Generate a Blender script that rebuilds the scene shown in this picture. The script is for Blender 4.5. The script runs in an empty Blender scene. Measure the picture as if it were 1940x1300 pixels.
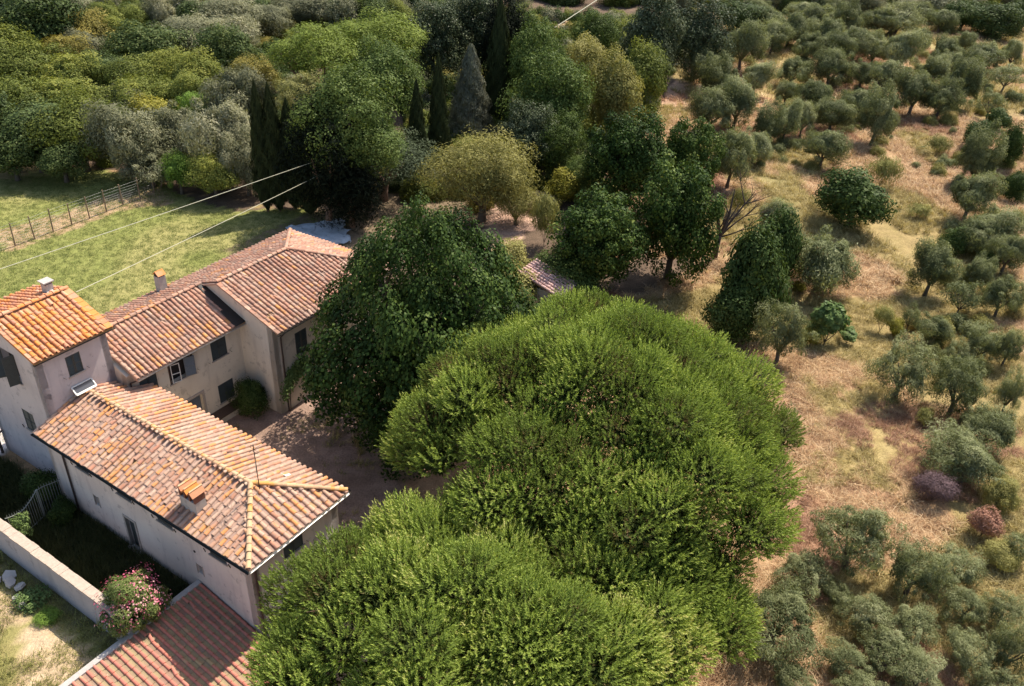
import bpy, math, random
import numpy as np
from mathutils import Vector, Matrix

C = bpy.context.scene.collection
scene = bpy.context.scene
rng = np.random.default_rng(7)
random.seed(7)

# ------------------------------------------------------------------ camera
PITCH = math.radians(32.72); ROLL = math.radians(3.0); CAM_H = 32.0
fw = Vector((0, math.cos(PITCH), -math.sin(PITCH)))
ri0 = Vector((1, 0, 0)); up0 = Vector((0, math.sin(PITCH), math.cos(PITCH)))
ri = math.cos(ROLL)*ri0 + math.sin(ROLL)*up0
up = -math.sin(ROLL)*ri0 + math.cos(ROLL)*up0
cam = bpy.data.cameras.new('camera'); camo = bpy.data.objects.new('camera', cam); C.objects.link(camo)
cam.sensor_width = 36.0; cam.lens = 1650/1940*36.0; cam.clip_end = 4000; cam.clip_start = 0.5
M = Matrix(((ri.x, up.x, -fw.x, 0), (ri.y, up.y, -fw.y, 0), (ri.z, up.z, -fw.z, CAM_H), (0, 0, 0, 1)))
camo.matrix_world = M
scene.camera = camo

# ------------------------------------------------------------------ building axes (the farmhouse stands turned by YAW)
YAW = math.radians(-32.0)
AX = Vector((math.cos(YAW), math.sin(YAW), 0)); BX = Vector((-math.sin(YAW), math.cos(YAW), 0))
def W(a, b, z=0.0): return AX*a + BX*b + Vector((0, 0, z))

# ------------------------------------------------------------------ light
sun_dir = (W(.09, .69, 1.0)).normalized()            # towards the sun
elev = math.asin(sun_dir.z)
sun = bpy.data.lights.new('sun', 'SUN'); suno = bpy.data.objects.new('sun', sun); C.objects.link(suno)
sun.energy = 5.0; sun.angle = math.radians(0.55); sun.color = (1.0, 0.92, 0.80)
suno.rotation_euler = sun_dir.to_track_quat('Z', 'Y').to_euler()
suno.location = (0, 0, 60)
world = bpy.data.worlds.new('World'); scene.world = world; world.use_nodes = True
nt = world.node_tree; nt.nodes.clear()
sky = nt.nodes.new('ShaderNodeTexSky'); sky.sky_type = 'NISHITA'; sky.sun_disc = False
sky.sun_elevation = elev; sky.sun_rotation = math.atan2(sun_dir.x, sun_dir.y)
sky.air_density = 1.2; sky.dust_density = 2.0
bg = nt.nodes.new('ShaderNodeBackground'); bg.inputs[1].default_value = 0.13
wo = nt.nodes.new('ShaderNodeOutputWorld')
nt.links.new(sky.outputs[0], bg.inputs[0]); nt.links.new(bg.outputs[0], wo.inputs[0])
scene.view_settings.view_transform = 'Standard'
scene.view_settings.look = 'None'; scene.view_settings.gamma = 1.0; scene.view_settings.exposure = 0.66
scene.view_settings.use_curve_mapping = False
scene.render.engine = 'CYCLES'
scene.cycles.max_bounces = 6; scene.cycles.transparent_max_bounces = 4
scene.cycles.diffuse_bounces = 3; scene.cycles.transmission_bounces = 3

# ------------------------------------------------------------------ helpers
def tag(o, label=None, cat=None, group=None, kind=None):
    if label: o['label'] = label
    if cat: o['category'] = cat
    if group: o['group'] = group
    if kind: o['kind'] = kind
    return o

def empty(name, loc, rz=0.0, label=None, cat=None, group=None):
    o = bpy.data.objects.new(name, None); o.empty_display_size = .3
    C.objects.link(o); o.location = loc; o.rotation_euler = (0, 0, rz)
    return tag(o, label, cat, group)

def link(name, me, parent=None, loc=None, rot=None, scale=None):
    o = bpy.data.objects.new(name, me); C.objects.link(o)
    if parent: o.parent = parent
    if loc is not None: o.location = loc
    if rot is not None: o.rotation_euler = rot
    if scale is not None: o.scale = scale
    return o

class MB:
    """collects polygons of one mesh"""
    def __init__(s): s.v = []; s.f = []; s.m = []
    def poly(s, pts, mi=0):
        n = len(s.v); s.v += [tuple(p) for p in pts]; s.f.append(tuple(range(n, n+len(pts)))); s.m.append(mi)
    def box(s, x0, x1, y0, y1, z0, z1, mi=0):
        n = len(s.v)
        s.v += [(x0,y0,z0),(x1,y0,z0),(x1,y1,z0),(x0,y1,z0),(x0,y0,z1),(x1,y0,z1),(x1,y1,z1),(x0,y1,z1)]
        for q in ((3,2,1,0),(4,5,6,7),(0,1,5,4),(1,2,6,5),(2,3,7,6),(3,0,4,7)):
            s.f.append(tuple(n+i for i in q)); s.m.append(mi)
    def obox(s, c, ex, ey, ez, mi=0):
        """box from centre and three half-axis vectors"""
        c = Vector(c); ex = Vector(ex); ey = Vector(ey); ez = Vector(ez); n = len(s.v)
        for (i, j, k) in ((-1,-1,-1),(1,-1,-1),(1,1,-1),(-1,1,-1),(-1,-1,1),(1,-1,1),(1,1,1),(-1,1,1)):
            s.v.append(tuple(c+ex*i+ey*j+ez*k))
        for q in ((3,2,1,0),(4,5,6,7),(0,1,5,4),(1,2,6,5),(2,3,7,6),(3,0,4,7)):
            s.f.append(tuple(n+i for i in q)); s.m.append(mi)
    def prism(s, poly, h, mi=0):
        """vertical/any prism: poly list of Vectors, h extrusion vector"""
        h = Vector(h); a = [Vector(p) for p in poly]; b = [p+h for p in a]
        s.poly(list(reversed(a)), mi); s.poly(b, mi)
        for i in range(len(a)):
            j = (i+1) % len(a); s.poly([a[i], a[j], b[j], b[i]], mi)
    def tube(s, pts, rads, n=6, mi=0, cap=True):
        pts = [Vector(p) for p in pts]; base = len(s.v); prev = None
        for i, p in enumerate(pts):
            d = (pts[min(i+1, len(pts)-1)]-pts[max(i-1, 0)])
            d = d.normalized() if d.length > 1e-9 else Vector((0,0,1))
            ref = Vector((1, 0, 0)) if abs(d.x) < .8 else Vector((0, 1, 0))
            u = d.cross(ref).normalized(); w = d.cross(u)
            r = rads[i] if hasattr(rads, '__len__') else rads
            for k in range(n):
                t = 2*math.pi*k/n; s.v.append(tuple(p+u*math.cos(t)*r+w*math.sin(t)*r))
        for i in range(len(pts)-1):
            for k in range(n):
                k2 = (k+1) % n
                s.f.append((base+i*n+k, base+i*n+k2, base+(i+1)*n+k2, base+(i+1)*n+k)); s.m.append(mi)
        if cap:
            s.f.append(tuple(base+k for k in reversed(range(n)))); s.m.append(mi)
            s.f.append(tuple(base+(len(pts)-1)*n+k for k in range(n))); s.m.append(mi)
    def mesh(s, name, mats, smooth=False):
        me = bpy.data.meshes.new(name); me.from_pydata(s.v, [], s.f)
        for m in (mats if isinstance(mats, (list, tuple)) else [mats]): me.materials.append(m)
        me.polygons.foreach_set('material_index', s.m)
        if smooth: me.polygons.foreach_set('use_smooth', [True]*len(s.f))
        me.update(); return me
    def build(s, name, mats, parent=None, smooth=False, **k):
        return link(name, s.mesh(name, mats, smooth), parent, **k)

def np_mesh(name, verts, faces, mat, vattr=None, smooth=False):
    """verts (N,3), faces (M,k) one k for all; vattr: per-vertex float 'v'"""
    me = bpy.data.meshes.new(name); N = len(verts); Mf, k = faces.shape
    me.vertices.add(N); me.vertices.foreach_set('co', np.asarray(verts, np.float32).ravel())
    me.loops.add(Mf*k); me.loops.foreach_set('vertex_index', faces.astype(np.int32).ravel())
    me.polygons.add(Mf); me.polygons.foreach_set('loop_start', (np.arange(Mf)*k).astype(np.int32))
    me.polygons.foreach_set('loop_total', np.full(Mf, k, np.int32))
    me.update(calc_edges=True)
    if vattr is not None:
        at = me.attributes.new('v', 'FLOAT', 'POINT'); at.data.foreach_set('value', np.asarray(vattr, np.float32))
    if smooth: me.polygons.foreach_set('use_smooth', [True]*Mf)
    me.materials.append(mat); return me

# ------------------------------------------------------------------ materials
def newmat(name):
    m = bpy.data.materials.new(name); m.use_nodes = True
    nt = m.node_tree; nt.nodes.clear()
    out = nt.nodes.new('ShaderNodeOutputMaterial')
    b = nt.nodes.new('ShaderNodeBsdfPrincipled'); nt.links.new(b.outputs[0], out.inputs[0])
    return m, nt, b, out
def N(nt, t, **k):
    n = nt.nodes.new(t)
    for a, v in k.items(): setattr(n, a, v)
    return n
def mathn(nt, op, a, b=None, clamp=False):
    n = N(nt, 'ShaderNodeMath', operation=op, use_clamp=clamp)
    for i, x in enumerate((a, b)):
        if x is None: continue
        if isinstance(x, (int, float)): n.inputs[i].default_value = x
        else: nt.links.new(x, n.inputs[i])
    return n.outputs[0]
def noise(nt, vec, scale, detail=3, rough=.55, w=None):
    n = N(nt, 'ShaderNodeTexNoise'); n.inputs['Scale'].default_value = scale
    n.inputs['Detail'].default_value = detail; n.inputs['Roughness'].default_value = rough
    if vec is not None: nt.links.new(vec, n.inputs['Vector'])
    return n.outputs['Fac']
def ramp(nt, fac, stops, interp='LINEAR'):
    r = N(nt, 'ShaderNodeValToRGB'); r.color_ramp.interpolation = interp
    e = r.color_ramp.elements
    while len(e) > 1: e.remove(e[-1])
    e[0].position = stops[0][0]; e[0].color = (*stops[0][1], 1)
    for p, c in stops[1:]:
        x = e.new(p); x.color = (*c, 1)
    nt.links.new(fac, r.inputs[0]); return r.outputs[0]
def mix(nt, fac, a, b, mode='MIX'):
    n = N(nt, 'ShaderNodeMix', data_type='RGBA', blend_type=mode)
    for i, x in ((0, fac), (6, a), (7, b)):
        if isinstance(x, (int, float)): n.inputs[i].default_value = x
        elif isinstance(x, tuple): n.inputs[i].default_value = (*x, 1)
        else: nt.links.new(x, n.inputs[i])
    return n.outputs[2]
def smooth(nt, x, lo, hi):
    n = N(nt, 'ShaderNodeMapRange', interpolation_type='SMOOTHSTEP')
    nt.links.new(x, n.inputs[0]); n.inputs[1].default_value = lo; n.inputs[2].default_value = hi
    return n.outputs[0]
def bump(nt, b, h, strength=.3, dist=.02):
    n = N(nt, 'ShaderNodeBump'); n.inputs['Strength'].default_value = strength; n.inputs['Distance'].default_value = dist
    nt.links.new(h, n.inputs['Height']); nt.links.new(n.outputs[0], b.inputs['Normal'])
def pos(nt): return N(nt, 'ShaderNodeNewGeometry').outputs['Position']

def plain(name, col, rough=.7, metal=0, var=.25, scale=6):
    m, nt, b, o = newmat(name); p = pos(nt)
    f = noise(nt, p, scale, 4)
    c = mix(nt, f, tuple(x*(1-var) for x in col), tuple(min(1, x*(1+var)) for x in col))
    nt.links.new(c, b.inputs['Base Color']); b.inputs['Roughness'].default_value = rough
    b.inputs['Metallic'].default_value = metal
    bump(nt, b, noise(nt, p, scale*5, 3), .2, .01)
    return m

def leafmat(name, stops, transl=.35, rough=.5, objvar=.25, spec=.06):
    """stops: ramp over the per-leaf variety value; objvar: tree-to-tree variety"""
    m, nt, b, out = newmat(name)
    at = N(nt, 'ShaderNodeAttribute', attribute_name='v')
    oi = N(nt, 'ShaderNodeObjectInfo')
    v = mathn(nt, 'ADD', at.outputs['Fac'], mathn(nt, 'MULTIPLY', mathn(nt, 'SUBTRACT', oi.outputs['Random'], .5), objvar), True)
    n = noise(nt, pos(nt), .55, 2)
    v = mathn(nt, 'ADD', v, mathn(nt, 'MULTIPLY', mathn(nt, 'SUBTRACT', n, .5), .5), True)
    c = ramp(nt, v, stops)
    nt.links.new(c, b.inputs['Base Color']); b.inputs['Roughness'].default_value = rough
    b.inputs['Specular IOR Level'].default_value = spec
    tr = N(nt, 'ShaderNodeBsdfTranslucent')
    c2 = mix(nt, 1.0, c, (1.0, 1.0, .55), 'MULTIPLY'); nt.links.new(c2, tr.inputs[0])
    ms = N(nt, 'ShaderNodeMixShader'); ms.inputs[0].default_value = transl
    nt.links.new(b.outputs[0], ms.inputs[1]); nt.links.new(tr.outputs[0], ms.inputs[2])
    nt.links.new(ms.outputs[0], out.inputs[0])
    return m

def tilemat(name, cols, lichen, lichen_amt, seed=0.0, grime=.5):
    """terracotta: each tile its own shade; lichen: patches that grow across tiles"""
    m, nt, b, out = newmat(name)
    at = N(nt, 'ShaderNodeAttribute', attribute_name='v'); oi = N(nt, 'ShaderNodeObjectInfo')
    r = mathn(nt, 'FRACT', mathn(nt, 'ADD', at.outputs['Fac'], mathn(nt, 'MULTIPLY', oi.outputs['Random'], 7.31)))
    p = pos(nt)
    vo = N(nt, 'ShaderNodeVectorMath', operation='ADD'); nt.links.new(p, vo.inputs[0]); vo.inputs[1].default_value = (seed*13.1, seed*7.7, seed*3.3)
    P_ = vo.outputs[0]
    base = ramp(nt, r, [(i/(len(cols)-1), c) for i, c in enumerate(cols)])
    big = noise(nt, P_, .6, 4); fine = noise(nt, P_, 14, 4, .7); mid = noise(nt, P_, 3.2, 4, .65)
    g = smooth(nt, mathn(nt, 'ADD', mathn(nt, 'MULTIPLY', mid, .55), mathn(nt, 'MULTIPLY', fine, .45)), .44, .66)
    c = mix(nt, mathn(nt, 'MULTIPLY', g, grime), base, (.23, .185, .16))
    dark = smooth(nt, noise(nt, P_, 26, 3, .7), .56, .72)
    c = mix(nt, mathn(nt, 'MULTIPLY', dark, .55), c, (.07, .055, .045))
    pale = smooth(nt, noise(nt, P_, 9, 4, .7), .60, .72)
    c = mix(nt, mathn(nt, 'MULTIPLY', pale, .5), c, (.54, .43, .33))
    l1 = smooth(nt, mathn(nt, 'ADD', mathn(nt, 'ADD', mathn(nt, 'MULTIPLY', big, .5), mathn(nt, 'MULTIPLY', mid, .28)),
                          mathn(nt, 'MULTIPLY', mathn(nt, 'FRACT', mathn(nt, 'MULTIPLY', r, 5.7)), .22)), .60-.22*lichen_amt, .68-.22*lichen_amt)
    c = mix(nt, mathn(nt, 'MULTIPLY', l1, .85), c, lichen)
    nt.links.new(c, b.inputs['Base Color']); b.inputs['Roughness'].default_value = .85
    bump(nt, b, mathn(nt, 'ADD', fine, mid), .5, .02)
    return m

def plaster(name, c1, c2, stain, seed=0):
    m, nt, b, out = newmat(name); p = pos(nt)
    vo = N(nt, 'ShaderNodeVectorMath', operation='ADD'); nt.links.new(p, vo.inputs[0]); vo.inputs[1].default_value = (seed*9.1, seed*4.7, seed)
    big = noise(nt, vo.outputs[0], .45, 5, .6)
    mp = N(nt, 'ShaderNodeMapping'); mp.inputs['Scale'].default_value = (1.6, 1.6, .22); nt.links.new(vo.outputs[0], mp.inputs[0])
    streak = noise(nt, mp.outputs[0], 1.6, 5, .6)
    fine = noise(nt, p, 18, 4, .6)
    c = mix(nt, smooth(nt, big, .38, .64), c1, c2)
    c = mix(nt, mathn(nt, 'MULTIPLY', smooth(nt, streak, .50, .76), .48), c, stain)
    c = mix(nt, mathn(nt, 'MULTIPLY', smooth(nt, noise(nt, vo.outputs[0], 1.9, 6, .75), .57, .63), .42), c, tuple(x*.55 for x in stain))
    sx = N(nt, 'ShaderNodeSeparateXYZ'); nt.links.new(p, sx.inputs[0])
    damp = mathn(nt, 'MULTIPLY', mathn(nt, 'SUBTRACT', 1.0, smooth(nt, mathn(nt, 'ADD', sx.outputs[2], mathn(nt, 'MULTIPLY', big, .8)), .35, 1.1)), .45)
    c = mix(nt, damp, c, (.22, .19, .17))
    c = mix(nt, mathn(nt, 'MULTIPLY', fine, .25), c, tuple(x*.8 for x in c1))
    nt.links.new(c, b.inputs['Base Color']); b.inputs['Roughness'].default_value = .9
    bump(nt, b, mathn(nt, 'ADD', fine, mathn(nt, 'MULTIPLY', streak, 2)), .25, .015)
    return m

MAT = {}
MAT['plaster_wing'] = plaster('pinkish_lime_plaster', (.66,.575,.51), (.57,.49,.44), (.32,.26,.25), 1)
MAT['plaster_main'] = plaster('cream_lime_plaster', (.70,.61,.49), (.62,.53,.42), (.40,.32,.26), 2)
MAT['plaster_tower'] = plaster('grey_lime_plaster', (.56,.50,.49), (.47,.42,.42), (.30,.27,.29), 3)
MAT['plaster_yard'] = plaster('yard_wall_plaster', (.46,.41,.41), (.38,.34,.35), (.20,.18,.19), 4)
MAT['plaster_old'] = plaster('grey_chimney_render', (.46,.43,.40), (.34,.32,.30), (.16,.15,.14), 5)
MAT['coping'] = plain('rough_coping', (.42,.33,.26), .95, 0, .35, 9)
MAT['tile_wing'] = tilemat('weathered_pale_tiles', [(.38,.17,.10),(.50,.31,.21),(.46,.20,.12),(.56,.38,.27),(.40,.25,.18),(.58,.35,.23)], (.60,.25,.07), .36, 0, .55)
MAT['tile_hip'] = MAT['tile_wing']
MAT['tile_main'] = tilemat('rosy_weathered_tiles', [(.36,.165,.10),(.48,.265,.175),(.43,.20,.125),(.28,.15,.10),(.52,.33,.23)], (.60,.26,.07), .06, 2, .60)
MAT['tile_tower'] = tilemat('orange_lichened_tiles', [(.54,.20,.09),(.60,.27,.12),(.50,.20,.11),(.62,.34,.20)], (.62,.22,.035), .55, 3, .25)
MAT['tile_shed'] = tilemat('new_red_tiles', [(.48,.15,.10),(.54,.19,.13),(.44,.15,.11)], (.40,.28,.14), .05, 4, .22)
MAT['tile_old'] = tilemat('pink_old_tiles', [(.52,.32,.28),(.60,.38,.33),(.5,.30,.25)], (.5,.4,.2), .05, 5, .35)
MAT['pan'] = tilemat('dark_pan_tiles', [(.34,.20,.15),(.42,.26,.19),(.30,.19,.14)], (.45,.26,.10), .1, 6, .7)
MAT['pan_tower'] = tilemat('orange_pan_tiles', [(.50,.22,.10),(.55,.26,.12),(.46,.20,.10)], (.50,.20,.05), .4, 7, .3)
MAT['pan_moss'] = tilemat('mossy_pan_tiles', [(.25,.17,.10),(.30,.20,.12),(.28,.15,.10)], (.30,.23,.12), .6, 8, .5)
MAT['ridge_lichen'] = tilemat('yellow_lichen_ridge', [(.55,.36,.20),(.60,.40,.22),(.50,.30,.17)], (.60,.29,.06), .45, 9, .3)
MAT['shutter'] = plain('dark_green_shutter_paint', (.040,.050,.050), .55, 0, .4, 12)
MAT['shutter_grey'] = plain('faded_grey_shutter_paint', (.13,.145,.16), .6, 0, .3, 12)
MAT['white'] = plain('white_painted_wood', (.62,.60,.56), .5, 0, .15, 12)
MAT['stone'] = plain('grey_stone_trim', (.36,.31,.27), .9, 0, .25, 9)
MAT['dark'] = plain('dark_interior', (.02,.016,.014), .9)
MAT['brown'] = plain('brown_wood', (.08,.045,.028), .7)
MAT['gutter_dark'] = plain('dark_gutter_metal', (.045,.05,.045), .45, .6)
MAT['gutter_light'] = plain('pale_gutter_metal', (.48,.46,.42), .4, .5)
MAT['pipe_brown'] = plain('brown_downpipe', (.06,.042,.038), .5, .3)
MAT['iron'] = plain('dark_iron', (.03,.027,.025), .6, .5)
MAT['iron_grey'] = plain('weathered_pale_iron', (.26,.27,.24), .6, .4)
MAT['brick'] = plain('dark_brick', (.17,.07,.045), .9, 0, .4, 14)
MAT['wood_post'] = plain('weathered_post_wood', (.24,.16,.10), .9, 0, .35, 10)
MAT['wire'] = plain('pale_wire', (.50,.47,.34), .4, .2, .1)
MAT['wire_steel'] = plain('galvanised_wire', (.22,.22,.21), .5, .5, .2)
MAT['bark'] = plain('grey_brown_bark', (.11,.085,.065), .95, 0, .45, 5)
MAT['bark_dead'] = plain('dead_dark_bark', (.085,.062,.05), .95, 0, .5, 5)
MAT['bark_pine'] = plain('reddish_pine_bark', (.20,.12,.08), .95, 0, .4, 4)
MAT['rubble'] = plain('broken_concrete', (.40,.36,.33), .9, 0, .25, 6)
MAT['tarp'] = plain('pale_blue_grey_sheet', (.40,.43,.47), .7, 0, .4, 2.5)
m, nt_, b_, o_ = newmat('skylight_glass'); b_.inputs['Base Color'].default_value = (.03,.035,.05,1); b_.inputs['Roughness'].default_value = .12; MAT['glass'] = m
m, nt_, b_, o_ = newmat('window_pane'); b_.inputs['Base Color'].default_value = (.02,.02,.022,1); b_.inputs['Roughness'].default_value = .08; MAT['pane'] = m

MAT['olive'] = leafmat('olive_leaves', [(0,(.070,.084,.036)),(.35,(.155,.175,.078)),(.7,(.26,.275,.135)),(1,(.40,.40,.23))], .36, .5, .35)
MAT['olive_wood'] = leafmat('olive_leaves_warm', [(0,(0.087,0.094,0.055)),(.45,(0.217,0.217,0.123)),(.8,(0.319,0.304,0.189)),(1,(0.435,0.406,0.275))], .25, .5, .35)
MAT['oak'] = leafmat('oak_leaves', [(0,(0.029,0.043,0.017)),(.5,(0.080,0.113,0.036)),(1,(0.174,0.196,0.065))], .22, .5)
MAT['mixed'] = leafmat('mixed_leaves', [(0,(0.051,0.065,0.017)),(.5,(0.152,0.181,0.041)),(1,(0.319,0.319,0.072))], .3, .5, .5)
MAT['ochre'] = leafmat('ochre_leaves', [(0,(0.102,0.094,0.029)),(.5,(0.261,0.225,0.058)),(1,(0.464,0.362,0.102))], .3)
MAT['yellow'] = leafmat('yellow_leaves', [(0,(.14,.13,.02)),(.5,(.28,.26,.045)),(1,(.42,.37,.09))], .3)
MAT['bright'] = leafmat('bright_leaves', [(0,(0.058,0.102,0.017)),(.5,(0.174,0.275,0.051)),(1,(0.319,0.435,0.087))], .35)
MAT['robinia'] = leafmat('robinia_leaves', [(0,(.032,.050,.013)),(.5,(.090,.130,.032)),(1,(.20,.245,.075))], .25, .5)
MAT['oakgrey'] = leafmat('holm_oak_leaves', [(0,(.020,.028,.014)),(.5,(.055,.072,.034)),(1,(.16,.175,.10))], .12, .4)
MAT['conifer'] = leafmat('dark_conifer_needles', [(0,(.004,.006,.004)),(1,(.018,.024,.012))], .05, .7, .1, .05)
MAT['greycone'] = leafmat('grey_conifer_needles', [(0,(0.065,0.072,0.051)),(1,(0.203,0.203,0.145))], .12, .6)
MAT['cedar'] = leafmat('cedar_needles', [(0,(0.036,0.051,0.029)),(1,(0.145,0.174,0.094))], .15, .6)
MAT['cypress'] = leafmat('cypress_leaves', [(0,(.014,.02,.010)),(1,(.05,.062,.024))], .10, .6)
MAT['tamarisk'] = leafmat('tamarisk_leaves', [(0,(0.131,0.123,0.036)),(.5,(0.275,0.254,0.080)),(1,(0.420,0.377,0.145))], .3)
MAT['maple'] = leafmat('linden_leaves', [(0,(.014,.028,.007)),(.45,(.040,.072,.016)),(.75,(.11,.155,.034)),(1,(.28,.31,.08))], .20, .5)
MAT['laurel'] = leafmat('laurel_leaves', [(0,(.020,.036,.010)),(.5,(.055,.088,.022)),(1,(.13,.17,.055))], .2, .5)
MAT['fig'] = leafmat('fig_leaves', [(0,(0.072,0.123,0.036)),(1,(0.232,0.304,0.109))], .3, .45)
MAT['purple'] = leafmat('purple_grey_twigs', [(0,(.10,.065,.07)),(1,(.22,.15,.155))], .1, .8)
MAT['salmon'] = leafmat('dead_brown_leaves', [(0,(.22,.11,.07)),(1,(.46,.25,.18))], .2, .8)
MAT['weed'] = leafmat('weed_leaves', [(0,(0.131,0.131,0.043)),(1,(0.348,0.334,0.116))], .3, .7)
MAT['pine'] = leafmat('pine_needles', [(0,(.16,.11,.05)),(.16,(.10,.125,.032)),(.5,(.18,.245,.048)),(.78,(.33,.40,.085)),(1,(.52,.48,.18))], .32, .5, .12)
MAT['pine_far'] = leafmat('bright_pine_needles', [(0,(.07,.09,.018)),(.6,(.17,.22,.04)),(1,(.28,.32,.075))], .25)
MAT['thinpine'] = leafmat('yellowish_pine_needles', [(0,(0.116,0.116,0.043)),(1,(0.377,0.362,0.131))], .3)
MAT['oleander'] = leafmat('oleander_leaves', [(0,(0.08,0.115,0.035)),(1,(0.30,0.34,0.11))], .3)
MAT['flower'] = leafmat('pink_flowers', [(0,(.60,.06,.16)),(.5,(.70,.18,.27)),(1,(.80,.50,.48))], .3, .6)
MAT['ivy'] = leafmat('ivy_leaves', [(0,(0.058,0.102,0.029)),(1,(0.232,0.304,0.102))], .3)
MAT['straw'] = leafmat('dry_straw', [(0,(.20,.105,.055)),(.3,(.42,.25,.13)),(.65,(.58,.385,.21)),(1,(.76,.58,.36))], .2, .7, .5, .2)
MAT['gold'] = leafmat('golden_grass', [(0,(.20,.16,.06)),(.5,(.42,.33,.13)),(1,(.66,.54,.27))], .25, .7, .5, .2)
MAT['rust'] = leafmat('rusty_dry_weeds', [(0,(.20,.10,.06)),(.5,(.38,.21,.13)),(1,(.58,.38,.25))], .2, .8, .5, .2)
MAT['grass'] = leafmat('dark_garden_grass', [(0,(.025,.035,.012)),(1,(.085,.095,.035))], .3, .7, .5, .2)

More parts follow.
